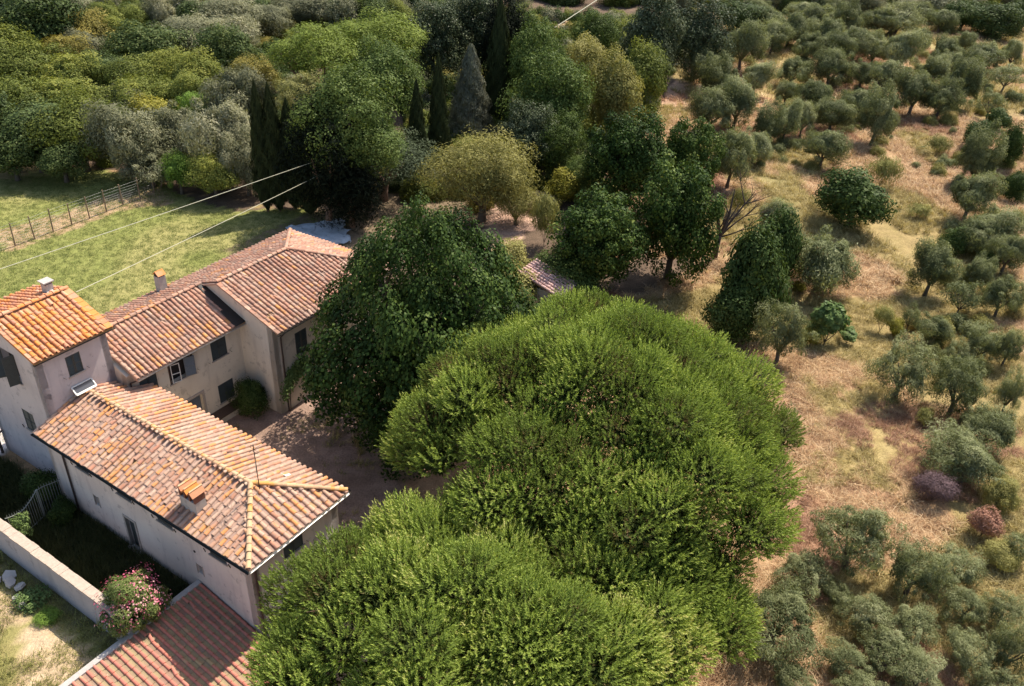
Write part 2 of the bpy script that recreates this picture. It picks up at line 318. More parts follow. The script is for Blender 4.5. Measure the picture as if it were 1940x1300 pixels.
TREES = [
('olive',22.7,112.2,2.4,2.3,0.7,'grey-green olive tree, third nearest of its kind to the straw strip above the domed trees'),
('olive',23.3,106.2,2.1,2.2,0.7,'grey-green olive tree, second nearest of its kind to the straw strip above the domed trees'),
('olive',29.5,123.1,2.3,2.6,0.7,'grey-green olive tree, twenty-second nearest one to the golden gap in the top of the grove'),
('olive',37.0,142.2,2.4,2.1,0.7,'grey-green olive tree, eighteenth nearest one to the golden gap in the top of the grove'),
('olive',35.3,130.5,1.9,1.8,0.7,'grey-green olive tree, fourteenth nearest one to the golden gap in the top of the grove'),
('olive',38.9,135.3,2.4,2.4,0.7,'grey-green olive tree, ninth nearest one to the golden gap in the top of the grove'),
('olive',45.3,153.4,2.4,1.5,0.7,'grey-green olive tree, twelfth nearest one to the golden gap in the top of the grove'),
('olive',44.4,134.9,2.4,2.3,0.7,'grey-green olive tree, third nearest one to the golden gap in the top of the grove'),
('olive',46.9,148.7,2.2,1.7,0.7,'grey-green olive tree, seventh nearest one to the golden gap in the top of the grove'),
('olive',50.4,145.1,2.1,2.1,0.7,'grey-green olive tree, tenth nearest one to the golden gap in the top of the grove'),
('olive',43.6,126.9,2.1,1.9,0.7,'grey-green olive tree, nearest one to the golden gap in the top of the grove'),
('olive',47.8,131.5,2.1,2.0,0.7,'grey-green olive tree, fifth nearest one to the golden gap in the top of the grove'),
('olive',49.4,128.5,1.9,1.8,0.7,'grey-green olive tree, fifth nearest of its kind to the leaning bare-limbed olive'),
('olive',51.5,124.6,2.1,2.4,0.7,'grey-green olive tree, fourth nearest of its kind to the leaning bare-limbed olive'),
('olive',56.2,147.6,2.2,1.9,0.7,'grey-green olive tree, nearest of its kind to the leaning bare-limbed olive'),
('olive_leaning',59.5,148.4,2.9,2.1,0.7,'leaning olive tree with a bare dark limb near the top edge of the grove'),
('olive',66.9,158.5,2.3,1.5,0.7,'grey-green olive tree, second nearest of its kind to the leaning bare-limbed olive'),
('olive',59.7,138.1,1.4,1.5,0.7,'grey-green olive tree, third nearest of its kind to the leaning bare-limbed olive'),
('olive',59.7,129.0,1.9,1.7,0.7,'grey-green olive tree, seventh nearest of its kind to the leaning bare-limbed olive'),
('olive',65.8,136.2,1.3,1.5,0.7,'grey-green olive tree, third nearest of its kind to the top right corner'),
('olive',65.3,127.9,2.5,1.7,0.7,'grey-green olive tree, second nearest of its kind to the top right corner'),
('olive',69.9,130.0,1.3,1.7,0.7,'grey-green olive tree, nearest of its kind to the top right corner'),
('olive',34.9,116.0,1.8,1.6,0.7,'grey-green olive tree, fourth nearest one to the golden gap in the top of the grove'),
('olive',39.7,127.5,1.9,1.8,0.7,'grey-green olive tree, second nearest one to the golden gap in the top of the grove'),
('olive',39.5,115.2,2.0,1.9,0.7,'grey-green olive tree, eleventh nearest of its kind to the leaning bare-limbed olive'),
('olive',43.4,114.7,1.7,1.5,0.7,'grey-green olive tree, eighth nearest one to the golden gap in the top of the grove'),
('olive',28.8,110.5,1.7,1.7,0.7,'grey-green olive tree, nineteenth nearest one to the golden gap in the top of the grove'),
('olive',23.8,97.0,2.0,2.4,0.7,'grey-green olive tree, fourth nearest of its kind to the straw strip above the domed trees'),
('olive',20.8,95.1,1.9,1.9,0.7,'grey-green olive tree, nearest of its kind to the straw strip above the domed trees'),
('olive',26.1,91.2,1.5,1.8,0.7,'grey-green olive tree, twenty-third nearest one to the golden gap in the top of the grove'),
('olive',28.3,92.7,1.4,1.9,0.7,'grey-green olive tree, twentieth nearest one to the golden gap in the top of the grove'),
('olive',30.8,94.8,1.2,1.5,0.7,'grey-green olive tree, seventeenth nearest one to the golden gap in the top of the grove'),
('olive',33.7,102.5,1.8,1.9,0.7,'grey-green olive tree, sixth nearest one to the golden gap in the top of the grove'),
('olive',32.1,107.4,1.2,1.2,0.7,'grey-green olive tree, eleventh nearest one to the golden gap in the top of the grove'),
('olive',34.8,97.4,1.9,1.5,0.7,'grey-green olive tree, sixteenth nearest one to the golden gap in the top of the grove'),
('olive',38.8,102.1,1.9,1.7,0.7,'grey-green olive tree, fifteenth nearest one to the golden gap in the top of the grove'),
('olive',38.5,94.0,1.9,2.4,0.7,'grey-green olive tree, third nearest of its kind to the pinkish clearing in the upper grove'),
('olive',45.0,111.5,2.1,2.0,0.7,'grey-green olive tree, eighth nearest of its kind to the leaning bare-limbed olive'),
('olive',46.5,105.0,2.0,2.0,0.7,'grey-green olive tree, nearest of its kind to the pinkish clearing in the upper grove'),
('olive',49.4,104.1,1.7,1.8,0.7,'grey-green olive tree, second nearest of its kind to the pinkish clearing in the upper grove'),
('olive',54.2,109.7,2.2,2.3,0.7,'grey-green olive tree, fifth nearest of its kind to the pinkish clearing in the upper grove'),
('olive',53.9,117.8,1.9,1.6,0.7,'grey-green olive tree, ninth nearest of its kind to the leaning bare-limbed olive'),
('olive',58.3,122.9,1.8,1.5,0.7,'grey-green olive tree, tenth nearest of its kind to the leaning bare-limbed olive'),
('olive',30.5,85.7,1.8,1.7,0.7,'grey-green olive tree, nearest of its kind to the round dark bush on the dry slope'),
('olive',23.4,85.2,1.7,1.5,0.7,'grey-green olive tree, fifth nearest of its kind to the straw strip above the domed trees'),
('olive',19.8,79.0,1.6,2.2,0.7,'grey-green olive tree, third nearest of its kind to the bare dead tree'),
('olive',21.9,69.1,1.3,1.4,0.7,'grey-green olive tree, nearest of its kind to the bare dead tree'),
('olive',44.9,83.1,1.8,2.3,0.7,'grey-green olive tree, fourth nearest of its kind to the pinkish clearing in the upper grove'),
('olive',40.8,74.5,1.7,1.8,0.7,'grey-green olive tree, sixth nearest of its kind to the pinkish clearing in the upper grove'),
('olive',40.8,69.2,2.1,1.6,0.7,'grey-green olive tree, eighth nearest of its kind to the pinkish clearing in the upper grove'),
('sparse',63.1,117.1,2.2,1.6,0.7,'thin see-through olive tree, nearest of its kind to the top right corner'),
('sparse',56.2,105.5,1.6,1.5,0.7,'thin see-through olive tree, nearest of its kind to the pinkish clearing in the upper grove'),
('olive',37.8,152.1,2.2,1.4,0.7,'grey-green olive tree, twenty-first nearest one to the golden gap in the top of the grove'),
('olive',67.9,151.5,2.2,1.6,0.7,'grey-green olive tree, sixth nearest of its kind to the leaning bare-limbed olive'),
('olive',52.3,160.0,2.2,1.3,0.7,'grey-green olive tree, thirteenth nearest one to the golden gap in the top of the grove'),
('laurel',29.1,71.5,2.4,2.0,0.1,'dense dark green bush, fourth nearest one to the pinkish clearing in the upper grove'),
('laurel',51.2,89.3,1.0,1.9,0.1,'dense dark green bush, third nearest one to the pinkish clearing in the upper grove'),
('laurel',55.5,101.3,1.2,1.0,0.1,'dense dark green bush, second nearest one to the pinkish clearing in the upper grove'),
('laurel',50.4,95.2,1.3,1.2,0.1,'dense dark green bush, nearest of its kind to the pinkish clearing in the upper grove'),
('oak',72.5,154.2,3.9,2.4,0.1,'dark green oak, second nearest of its kind to the top right corner'),
('oak',75.4,148.9,4.1,2.9,0.1,'dark green oak, nearest of its kind to the top right corner'),
('oak',81.7,155.0,2.3,2.7,0.1,'dark green oak, nearest of its kind to the leaning bare-limbed olive'),
('laurel',47.6,80.3,1.0,1.2,0.1,'dense dark green bush, fifth nearest one to the pinkish clearing in the upper grove'),
('weed',35.3,81.5,1.6,1.6,0.1,'low yellow-green weedy shrub, nearest one to the round dark bush on the dry slope'),
('weed',45.6,93.1,1.4,1.0,0.1,'low yellow-green weedy shrub, nearest of its kind to the pinkish clearing in the upper grove'),
('weed',36.6,74.7,1.1,0.7,0.1,'low yellow-green weedy shrub, second nearest one to the round dark bush on the dry slope'),
('weed',19.9,73.6,1.0,1.2,0.1,'low yellow-green weedy shrub, nearest of its kind to the bare dead tree'),
('olive',18.3,55.8,1.4,1.7,0.6,'grey-green olive tree, second nearest of its kind to the bare dead tree'),
('olive',17.7,48.7,1.6,2.0,0.6,'grey-green olive tree, nearest of its kind to the big-leaved fig shrub'),
('olive_dark',23.4,60.0,2.9,2.3,0.6,'large dark-based olive tree, nearest one to the round dark bush on the dry slope'),
('olive',31.8,59.8,1.6,1.9,0.6,'grey-green olive tree, second nearest one to the round dark bush on the dry slope'),
('olive',35.8,60.7,1.2,1.2,0.6,'grey-green olive tree, third nearest one to the round dark bush on the dry slope'),
('olive',38.8,67.5,1.7,1.5,0.6,'grey-green olive tree, seventh nearest of its kind to the pinkish clearing in the upper grove'),
('olive',39.7,64.3,1.4,1.6,0.6,'grey-green olive tree, ninth nearest of its kind to the pinkish clearing in the upper grove'),
('sparse',32.9,56.5,1.3,1.2,0.6,'thin see-through olive tree, second nearest of its kind to the big-leaved fig shrub'),
('olive',29.7,53.2,1.1,1.0,0.6,'grey-green olive tree, second nearest of its kind to the big-leaved fig shrub'),
('sparse',28.6,54.6,0.7,0.8,0.6,'thin see-through olive tree, nearest of its kind to the big-leaved fig shrub'),
('olive',35.8,56.7,1.3,1.5,0.6,'grey-green olive tree, fifth nearest of its kind to the big-leaved fig shrub'),
('olive',31.9,50.5,1.3,1.3,0.6,'grey-green olive tree, fourth nearest of its kind to the big-leaved fig shrub'),
('olive',30.2,50.1,1.0,0.9,0.6,'grey-green olive tree, third nearest of its kind to the big-leaved fig shrub'),
('olive_dark',24.6,45.7,1.9,1.9,0.6,'large dark-based olive tree, nearest of its kind to the big-leaved fig shrub'),
('olive_dark',27.6,44.3,1.8,1.9,0.6,'large dark-based olive tree, second nearest of its kind to the purple-grey shrub'),
('olive',30.9,44.4,0.8,1.6,0.6,'grey-green olive tree, third nearest of its kind to the purple-grey shrub'),
('olive',33.5,50.2,0.9,1.2,0.6,'grey-green olive tree, fourth nearest of its kind to the purple-grey shrub'),
('olive',27.9,40.7,1.8,1.1,0.6,'grey-green olive tree, second nearest of its kind to the purple-grey shrub'),
('olive',25.6,38.6,1.7,1.0,0.6,'grey-green olive tree, nearest of its kind to the purple-grey shrub'),
('olive',15.5,39.0,0.9,1.6,0.6,'grey-green olive tree, nearest of its kind to the right edge of the largest umbrella pine'),
('laurel',19.5,59.2,1.6,2.7,0.1,'dense dark green bush, nearest of its kind to the bare dead tree'),
('laurel',16.1,52.8,1.9,3.1,0.1,'dense dark green bush, second nearest of its kind to the bare dead tree'),
('laurel',14.7,51.0,1.4,1.7,0.1,'dense dark green bush, third nearest of its kind to the bare dead tree'),
('laurel',36.9,67.3,1.0,1.0,0.1,'dense dark green bush, nearest one to the round dark bush on the dry slope'),
('laurel',38.6,64.8,0.7,0.7,0.1,'dense dark green bush, sixth nearest one to the pinkish clearing in the upper grove'),
('fig',21.8,51.8,1.2,1.6,0.5,'big-leaved green fig shrub, nearest one to the right edge of the largest umbrella pine'),
('fig',23.6,52.5,0.7,0.4,0.6,'big-leaved green fig shrub, nearest of its kind to the big-leaved fig shrub'),
('yellow',20.8,51.7,0.7,0.7,0.1,'bright yellow-green shrub, nearest of its kind to the big-leaved fig shrub'),
('yellow',22.0,59.8,0.6,0.4,0.1,'bright yellow-green shrub, second nearest of its kind to the big-leaved fig shrub'),
('weed',26.6,54.5,0.8,0.8,0.8,'low yellow-green weedy shrub, nearest of its kind to the big-leaved fig shrub'),
('yellow',27.5,54.0,0.7,0.7,0.1,'bright yellow-green shrub, third nearest of its kind to the big-leaved fig shrub'),
('weed',25.3,42.8,0.6,0.6,0.1,'low yellow-green weedy shrub, nearest of its kind to the wide golden grass patch'),
('olive',17.1,30.9,1.8,1.7,0.6,'grey-green olive tree, nearest of its kind to the wide golden grass patch'),
('olive',14.4,29.4,1.3,0.8,0.6,'grey-green olive tree, nearest of its kind to the reddish flattened straw beside the pines'),
('olive_dark',25.2,37.2,1.9,1.2,0.6,'large dark-based olive tree, nearest of its kind to the purple-grey shrub'),
('olive',19.5,29.2,1.4,1.4,0.6,'grey-green olive tree, second nearest of its kind to the salmon-brown dead-leaved shrub'),
('olive',21.9,30.0,1.3,0.8,0.6,'grey-green olive tree, nearest of its kind to the salmon-brown dead-leaved shrub'),
('olive',15.8,28.3,0.7,0.5,0.6,'grey-green olive tree, second nearest of its kind to the reddish flattened straw beside the pines'),
('olive',16.7,27.1,1.1,0.7,0.6,'grey-green olive tree, third nearest of its kind to the reddish flattened straw beside the pines'),
('olive_dark',12.3,25.9,2.1,1.3,0.6,'large dark-based olive tree, nearest of its kind to the reddish flattened straw beside the pines'),
('olive',21.6,27.8,1.1,0.7,0.6,'grey-green olive tree, third nearest of its kind to the salmon-brown dead-leaved shrub'),
('olive',23.1,27.5,0.9,0.8,0.6,'grey-green olive tree, third nearest of its kind to the bottom right corner'),
('olive',18.5,26.5,1.2,0.8,0.6,'grey-green olive tree, fourth nearest of its kind to the salmon-brown dead-leaved shrub'),
('olive',15.0,24.5,1.0,0.6,0.6,'grey-green olive tree, fifth nearest of its kind to the reddish flattened straw beside the pines'),
('olive',17.0,25.0,1.3,0.8,0.6,'grey-green olive tree, fifth nearest of its kind to the bottom right corner'),
('olive',20.6,25.0,1.2,0.8,0.6,'grey-green olive tree, second nearest of its kind to the bottom right corner'),
('olive',22.2,25.0,0.9,1.2,0.6,'grey-green olive tree, nearest of its kind to the bottom right corner'),
('olive',18.1,24.1,1.1,0.7,0.6,'grey-green olive tree, fourth nearest of its kind to the bottom right corner'),
('olive',7.7,23.4,0.5,1.0,0.6,'grey-green olive tree, sixth nearest of its kind to the reddish flattened straw beside the pines'),
('olive',12.5,23.5,0.9,0.6,0.6,'grey-green olive tree, fourth nearest of its kind to the reddish flattened straw beside the pines'),
('olive',21.5,23.4,1.1,0.7,0.6,'grey-green olive tree, fifth nearest of its kind to the salmon-brown dead-leaved shrub'),
('olive',15.2,23.0,1.0,0.6,0.6,'grey-green olive tree, sixth nearest of its kind to the bottom right corner'),
('sparse',25.5,31.6,0.7,0.6,0.6,'thin see-through olive tree, nearest of its kind to the salmon-brown dead-leaved shrub'),
('purple',23.1,35.8,1.1,0.8,0.1,'twiggy purple-grey shrub, left of the salmon-brown dead-leaved shrub'),
('yellowgreen',26.4,35.3,1.0,0.9,0.1,'yellow-green leafy tree, nearest of its kind to the salmon-brown dead-leaved shrub'),
('salmon',24.7,33.2,0.8,0.8,0.1,'salmon-brown dead-leaved shrub, right of the purple-grey shrub'),
('yellowgreen',24.8,31.3,0.9,0.6,0.1,'yellow-green leafy tree, second nearest of its kind to the salmon-brown dead-leaved shrub'),
('oak',-59.1,107.0,4.4,3.8,0.8,'dark green oak, nearest of its kind to the top left corner'),
('olive',-62.1,122.7,2.9,2.1,0.8,'grey-green olive tree, fourth nearest one to the small yellow tree in the left woodland'),
('mixed',-56.1,119.5,2.5,2.1,0.8,'mid-green leafy tree, second nearest one to the small yellow tree in the left woodland'),
('ochre',-54.1,109.4,3.6,2.2,0.8,'ochre-tinged leafy tree, nearest of its kind to the small yellow tree in the left woodland'),
('mixed',-53.1,120.9,2.5,1.9,0.8,'mid-green leafy tree, third nearest one to the small yellow tree in the left woodland'),
('olive',-50.0,122.1,1.6,2.2,0.8,'grey-green olive tree, third nearest one to the small yellow tree in the left woodland'),
('oak',-44.9,121.9,2.7,2.1,0.8,'dark green oak, third nearest one to the small yellow tree in the left woodland'),
('olive',-44.0,114.0,3.0,2.0,0.8,'grey-green olive tree, fifth nearest one to the small yellow tree in the left woodland'),
('olive',-41.0,122.3,3.6,2.2,0.8,'grey-green olive tree, seventh nearest one to the small yellow tree in the left woodland'),
('olive',-37.1,127.7,2.8,1.8,0.8,'grey-green olive tree, third nearest of its kind to the flat-topped bright pines'),
('oak',-40.6,132.2,3.5,2.1,0.8,'dark green oak, nearest of its kind to the flat-topped bright pines'),
('olive',-53.0,105.9,2.4,1.9,0.8,'grey-green olive tree, nearest of its kind to the small yellow tree in the left woodland'),
('ochre',-54.0,101.3,2.9,2.1,0.8,'ochre-tinged leafy tree, second nearest one to the small yellow tree in the left woodland'),
('yellow',-49.2,106.2,1.6,1.3,0.8,'bright yellow-green shrub, nearest of its kind to the top left corner'),
('oak',-44.7,104.7,3.5,2.6,0.8,'dark green oak, second nearest one to the small yellow tree in the left woodland'),
('mixed',-51.1,110.3,2.3,2.0,0.8,'mid-green leafy tree, fourth nearest of its kind to the top left corner'),
('olive',-41.8,110.6,3.6,2.2,0.8,'grey-green olive tree, sixth nearest one to the small yellow tree in the left woodland'),
('olive',-38.6,113.2,3.4,2.1,0.8,'grey-green olive tree, fourth nearest of its kind to the pair of tall black cypresses'),
('mixed',-54.2,95.1,3.5,2.5,0.8,'mid-green leafy tree, second nearest of its kind to the top left corner'),
('mixed',-49.7,93.9,2.9,2.2,0.8,'mid-green leafy tree, sixth nearest one to the small yellow tree in the left woodland'),
('oak',-47.4,96.8,2.5,1.9,0.8,'dark green oak, nearest of its kind to the small yellow tree in the left woodland'),
('mixed',-43.5,95.0,2.8,2.0,0.8,'mid-green leafy tree, nearest of its kind to the small yellow tree in the left woodland'),
('mixed',-40.2,98.0,2.8,2.0,0.8,'mid-green leafy tree, fifth nearest one to the small yellow tree in the left woodland'),
('mixed',-36.2,95.3,2.8,2.3,0.8,'mid-green leafy tree, tenth nearest one to the small yellow tree in the left woodland'),
('oak',-34.7,102.6,3.1,2.8,0.8,'dark green oak, nearest of its kind to the pair of tall black cypresses'),
('mixed',-50.3,83.5,3.1,2.5,0.8,'mid-green leafy tree, third nearest of its kind to the top left corner'),
('mixed',-46.7,85.0,3.2,2.3,0.8,'mid-green leafy tree, ninth nearest one to the small yellow tree in the left woodland'),
('mixed',-43.5,85.7,2.3,2.0,0.8,'mid-green leafy tree, seventh nearest one to the small yellow tree in the left woodland'),
('mixed',-40.2,87.5,2.7,2.1,0.8,'mid-green leafy tree, fourth nearest one to the small yellow tree in the left woodland'),
('mixed',-37.7,88.7,2.3,1.9,0.8,'mid-green leafy tree, eighth nearest one to the small yellow tree in the left woodland'),
('mixed',-34.4,88.3,2.3,2.2,0.8,'mid-green leafy tree, nearest of its kind to the pair of tall black cypresses'),
('oak',-44.2,75.3,3.3,2.5,0.8,'dark green oak, fourth nearest one to the small yellow tree in the left woodland'),
('mixed',-40.2,75.5,3.2,2.7,0.8,'mid-green leafy tree, eleventh nearest one to the small yellow tree in the left woodland'),
('olive',-40.9,85.1,2.4,1.6,0.8,'grey-green olive tree, second nearest one to the small yellow tree in the left woodland'),
('olive',-35.0,73.8,2.7,2.6,0.8,'grey-green olive tree, second nearest of its kind to the far end of the wire fence'),
('yellow',-36.9,84.1,2.1,1.7,0.8,'bright yellow-green shrub, nearest of its kind to the far end of the wire fence'),
('olive',-32.1,77.7,2.1,2.4,0.8,'grey-green olive tree, third nearest of its kind to the far end of the wire fence'),
('bright',-32.9,85.3,1.9,2.0,0.8,'bright green leafy tree, nearest of its kind to the pair of tall black cypresses'),
('olive',-26.8,74.9,2.7,3.1,0.8,'grey-green olive tree, third nearest of its kind to the pair of tall black cypresses'),
('olive',-28.1,84.4,2.5,2.9,0.8,'grey-green olive tree, nearest of its kind to the pair of tall black cypresses'),
('oak',-45.4,73.0,2.3,1.8,0.8,'dark green oak, third nearest of its kind to the top left corner'),
('oak',-40.9,72.9,2.2,1.4,0.8,'dark green oak, nearest of its kind to the far end of the wire fence'),
('olive',-32.8,72.4,2.1,1.4,0.8,'grey-green olive tree, nearest of its kind to the far end of the wire fence'),
('mixed',-26.8,71.3,2.1,1.5,0.8,'mid-green leafy tree, nearest of its kind to the far end of the wire fence'),
('olive',-24.2,72.1,1.9,2.1,0.8,'grey-green olive tree, second nearest of its kind to the pair of tall black cypresses'),
('bright',-29.9,71.3,1.4,1.4,0.8,'bright green leafy tree, nearest of its kind to the far end of the wire fence'),
('ochre',-30.5,97.2,2.5,2.0,0.8,'ochre-tinged leafy tree, nearest of its kind to the pair of tall black cypresses'),
('mixed',-59.1,96.1,3.5,3.2,0.8,'mid-green leafy tree, nearest of its kind to the top left corner'),
('oak',-68.1,115.3,3.1,3.1,0.8,'dark green oak, fifth nearest one to the small yellow tree in the left woodland'),
('oak',-48.9,75.7,2.9,2.9,0.8,'dark green oak, second nearest of its kind to the top left corner'),
('olive',-35.0,133.0,2.7,1.7,0.8,'grey-green olive tree, second nearest of its kind to the flat-topped bright pines'),
('olive',-30.7,134.5,3.1,1.9,0.8,'grey-green olive tree, nearest of its kind to the flat-topped bright pines'),
('umbrella',-20.9,86.2,4.9,3.0,7.0,'distant bright flat-topped umbrella pine, second nearest of its kind to the flat-topped bright pines'),
('umbrella',-16.1,93.0,5.2,3.2,7.0,'distant bright flat-topped umbrella pine, nearest of its kind to the flat-topped bright pines'),
('thinpine',-20.8,79.5,2.9,2.6,5.0,'thin yellowish pine, above the pair of tall black cypresses'),
('robinia',-14.5,68.7,4.0,4.0,6.5,'tall fresh-green feathery tree, second nearest of its kind to the flat-topped bright pines'),
('robinia',-13.8,84.7,4.3,3.8,5.0,'tall fresh-green feathery tree, nearest of its kind to the flat-topped bright pines'),
('robinia',-12.9,68.7,3.4,2.7,5.5,'tall fresh-green feathery tree, third nearest of its kind to the flat-topped bright pines'),
('cedar',-12.1,72.1,3.9,2.5,1.5,'dark layered cedar, left of the round yellowish tamarisk-like tree'),
('oakgrey',-10.0,99.8,3.8,4.4,4.0,'tall dark grey-green holm oak, second nearest of its kind to the grey cone-shaped conifer'),
('oakgrey',-5.9,103.8,3.9,4.6,4.0,'tall dark grey-green holm oak, nearest of its kind to the grey cone-shaped conifer'),
('conifer',-2.3,99.1,3.2,5.7,1.0,'nearly black conifer, nearest of its kind to the grey cone-shaped conifer'),
('robinia',0.9,93.7,3.6,4.8,4.0,'tall fresh-green feathery tree, nearest of its kind to the grey cone-shaped conifer'),
('robinia',2.8,85.3,4.1,4.4,2.5,'tall fresh-green feathery tree, second nearest of its kind to the grey cone-shaped conifer'),
('oakgrey',0.4,78.9,3.0,3.2,1.5,'tall dark grey-green holm oak, nearest of its kind to the round yellowish tamarisk-like tree'),
('robinia',9.0,119.5,3.3,3.3,1.5,'tall fresh-green feathery tree, second nearest one to the straw strip above the domed trees'),
('yellowgreen',6.7,104.3,3.0,3.1,1.5,'yellow-green leafy tree, second nearest of its kind to the straw strip above the domed trees'),
('yellowgreen',9.0,89.3,3.0,4.5,0.5,'yellow-green leafy tree, nearest of its kind to the straw strip above the domed trees'),
('mixed',13.0,98.6,3.3,3.9,0.5,'mid-green leafy tree, nearest of its kind to the straw strip above the domed trees'),
('robinia',3.4,78.6,2.7,3.0,1.0,'tall fresh-green feathery tree, nearest of its kind to the round yellowish tamarisk-like tree'),
('robinia',5.4,74.8,1.9,1.9,0.3,'tall fresh-green feathery tree, second nearest of its kind to the round yellowish tamarisk-like tree'),
('yellow',4.0,74.0,1.8,1.5,0.2,'bright yellow-green shrub, nearest of its kind to the round yellowish tamarisk-like tree'),
('weed',2.2,64.8,1.3,2.4,0.0,'low yellow-green weedy shrub, nearest of its kind to the small pink-tiled outbuilding roof'),
('oakgrey',15.1,108.2,4.4,5.7,2.0,'tall dark grey-green holm oak, nearest one to the straw strip above the domed trees'),
('oakgrey',21.8,115.6,4.4,4.4,2.0,'tall dark grey-green holm oak, second nearest one to the straw strip above the domed trees'),
('oak',32.3,141.1,3.7,2.4,1.0,'dark green oak, nearest one to the golden gap in the top of the grove'),
('conifer',-16.0,67.2,3.2,4.2,1.5,'nearly black conifer, nearest of its kind to the pair of tall black cypresses'),
('conifer',-13.9,66.6,2.6,2.4,0.5,'nearly black conifer, second nearest of its kind to the pair of tall black cypresses'),
('robinia',11.6,106.8,1.9,2.6,1.0,'tall fresh-green feathery tree, nearest of its kind to the straw strip above the domed trees'),
('greycone',-5.6,88.4,2.6,4.7,0.3,'grey-green cone-shaped conifer, above the round yellowish tamarisk-like tree'),
('tamarisk',-3.2,69.4,4.7,3.6,0.8,'round yellow-olive fine-leaved tree, nearest of its kind to the grey cone-shaped conifer'),
('tamarisk',-0.2,68.8,2.2,1.7,0.5,'round yellow-olive fine-leaved tree, nearest of its kind to the round yellowish tamarisk-like tree'),
('maple',6.0,57.3,3.6,3.8,1.2,'dark domed tree with sunlit edges, nearest of its kind to the small pink-tiled outbuilding roof'),
('maple',9.3,71.7,3.8,4.3,1.5,'dark domed tree with sunlit edges, second nearest to the straw strip above the domed trees'),
('maple',11.7,59.7,3.6,4.8,0.8,'dark domed tree with sunlit edges, nearest of its kind to the bare dead tree'),
('maple',14.9,74.7,2.8,3.9,1.2,'dark domed tree with sunlit edges, nearest one to the straw strip above the domed trees'),
('robinia',3.6,56.2,2.9,1.8,0.3,'tall fresh-green feathery tree, nearest of its kind to the small pink-tiled outbuilding roof'),
('yellowgreen',-0.7,57.6,2.2,1.6,0.3,'yellow-green leafy tree, nearest of its kind to the small pink-tiled outbuilding roof'),
('lime',-4.6,38.9,5.9,7.2,1.5,'huge dark domed linden tree in front of the main house, beside the courtyard'),
]
KINDS = {'olive': ('olive_tree', 'olive tree', 'olive trees in the grove on the right and in the wood'), 'olive_dark': ('olive_tree', 'olive tree', 'olive trees in the grove on the right and in the wood'), 'sparse': ('olive_tree', 'olive tree', 'olive trees in the grove on the right and in the wood'), 'olive_leaning': ('olive_tree', 'olive tree', 'olive trees in the grove on the right and in the wood'), 'laurel': ('dark_bush', 'bush', 'dark bushes on the slope'), 'oak': ('oak_tree', 'tree', 'oaks of the wood'), 'weed': ('weedy_shrub', 'shrub', 'weedy shrubs'), 'fig': ('fig_shrub', 'shrub', 'fig shrub clumps'), 'yellow': ('yellow_shrub', 'shrub', 'yellow shrubs'), 'purple': ('purple_shrub', 'shrub', None), 'yellowgreen': ('leafy_tree', 'tree', 'leafy trees of the wood'), 'salmon': ('dead_leaved_shrub', 'shrub', None), 'mixed': ('leafy_tree', 'tree', 'leafy trees of the wood'), 'ochre': ('leafy_tree', 'tree', 'leafy trees of the wood'), 'bright': ('leafy_tree', 'tree', 'leafy trees of the wood'), 'umbrella': ('umbrella_pine', 'pine', 'flat-topped pines in the distance'), 'thinpine': ('pine_tree', 'pine', None), 'robinia': ('robinia_tree', 'tree', 'fresh-green trees behind the house'), 'cedar': ('cedar_tree', 'tree', None), 'oakgrey': ('holm_oak', 'tree', 'holm oaks behind the house'), 'conifer': ('dark_conifer', 'tree', 'dark conifers behind the house'), 'greycone': ('cone_conifer', 'tree', None), 'tamarisk': ('tamarisk_tree', 'tree', None), 'maple': ('linden_tree', 'tree', 'domed linden trees'), 'lime': ('linden_tree', 'tree', 'domed linden trees')}
ZONES = {
'lawn': [(-76.0, 67.9), (-47.1, 73.1), (-43.0, 76.7), (-32.7, 73.2), (-25.8, 69.2), (-20.3, 69.2), (-14.8, 69.7), (-13.9, 62.6), (-17.0, 59.5), (-23.2, 39.1), (-39.9, 33.2)],
'fence_strip': [(-41.4, 62.4), (-38.3, 66.7), (-32.7, 73.0), (-30.0, 69.4), (-33.7, 67.3), (-36.3, 62.3), (-39.4, 58.5)],
'court': [(-12.4, 31.2), (-10.3, 31.2), (-9.3, 31.3), (-6.7, 31.5), (-4.4, 34.8), (-2.0, 41.9), (-9.7, 49.5), (-13.7, 45.4), (-18.1, 40.5), (-16.3, 35.1)],
'track': [(-3.4, 63.8), (-1.6, 73.7), (1.7, 77.9), (2.5, 74.2), (1.3, 68.4), (-0.8, 62.2)],
'track2': [(13.3, 96.4), (19.1, 116.3), (23.7, 114.7), (21.6, 105.5), (16.2, 93.3)],
'track3': [(4.0, 139.3), (8.7, 155.3), (9.8, 140.5), (7.1, 133.4)],
'darkwood': [(-80.8, 137.6), (-44.0, 150.7), (40.7, 181.9), (27.6, 144.5), (21.2, 121.8), (10.4, 86.1), (6.1, 64.0), (15.0, 63.1), (12.7, 58.9), (5.7, 57.0), (-1.9, 40.9), (-14.2, 61.6), (-15.7, 69.6), (-20.3, 69.2), (-25.8, 69.2), (-32.7, 73.2), (-43.1, 76.9), (-73.3, 70.1), (-118.7, 124.8)],
'reddish': [(14.9, 36.2), (16.8, 36.8), (17.9, 33.6), (16.5, 30.6), (14.2, 29.8), (12.7, 31.0)],
'yellow1': [(19.1, 47.2), (25.1, 46.5), (25.4, 40.2), (21.3, 35.5), (19.7, 37.9), (18.2, 41.1)],
'green1': [(21.6, 81.9), (29.2, 87.3), (27.5, 72.7), (21.6, 69.8)],
'gold1': [(35.3, 133.0), (41.9, 131.4), (34.6, 103.6), (28.9, 106.7)],
'gold2': [(68.3, 161.1), (73.0, 154.4), (59.0, 123.6), (55.2, 134.0)],
}

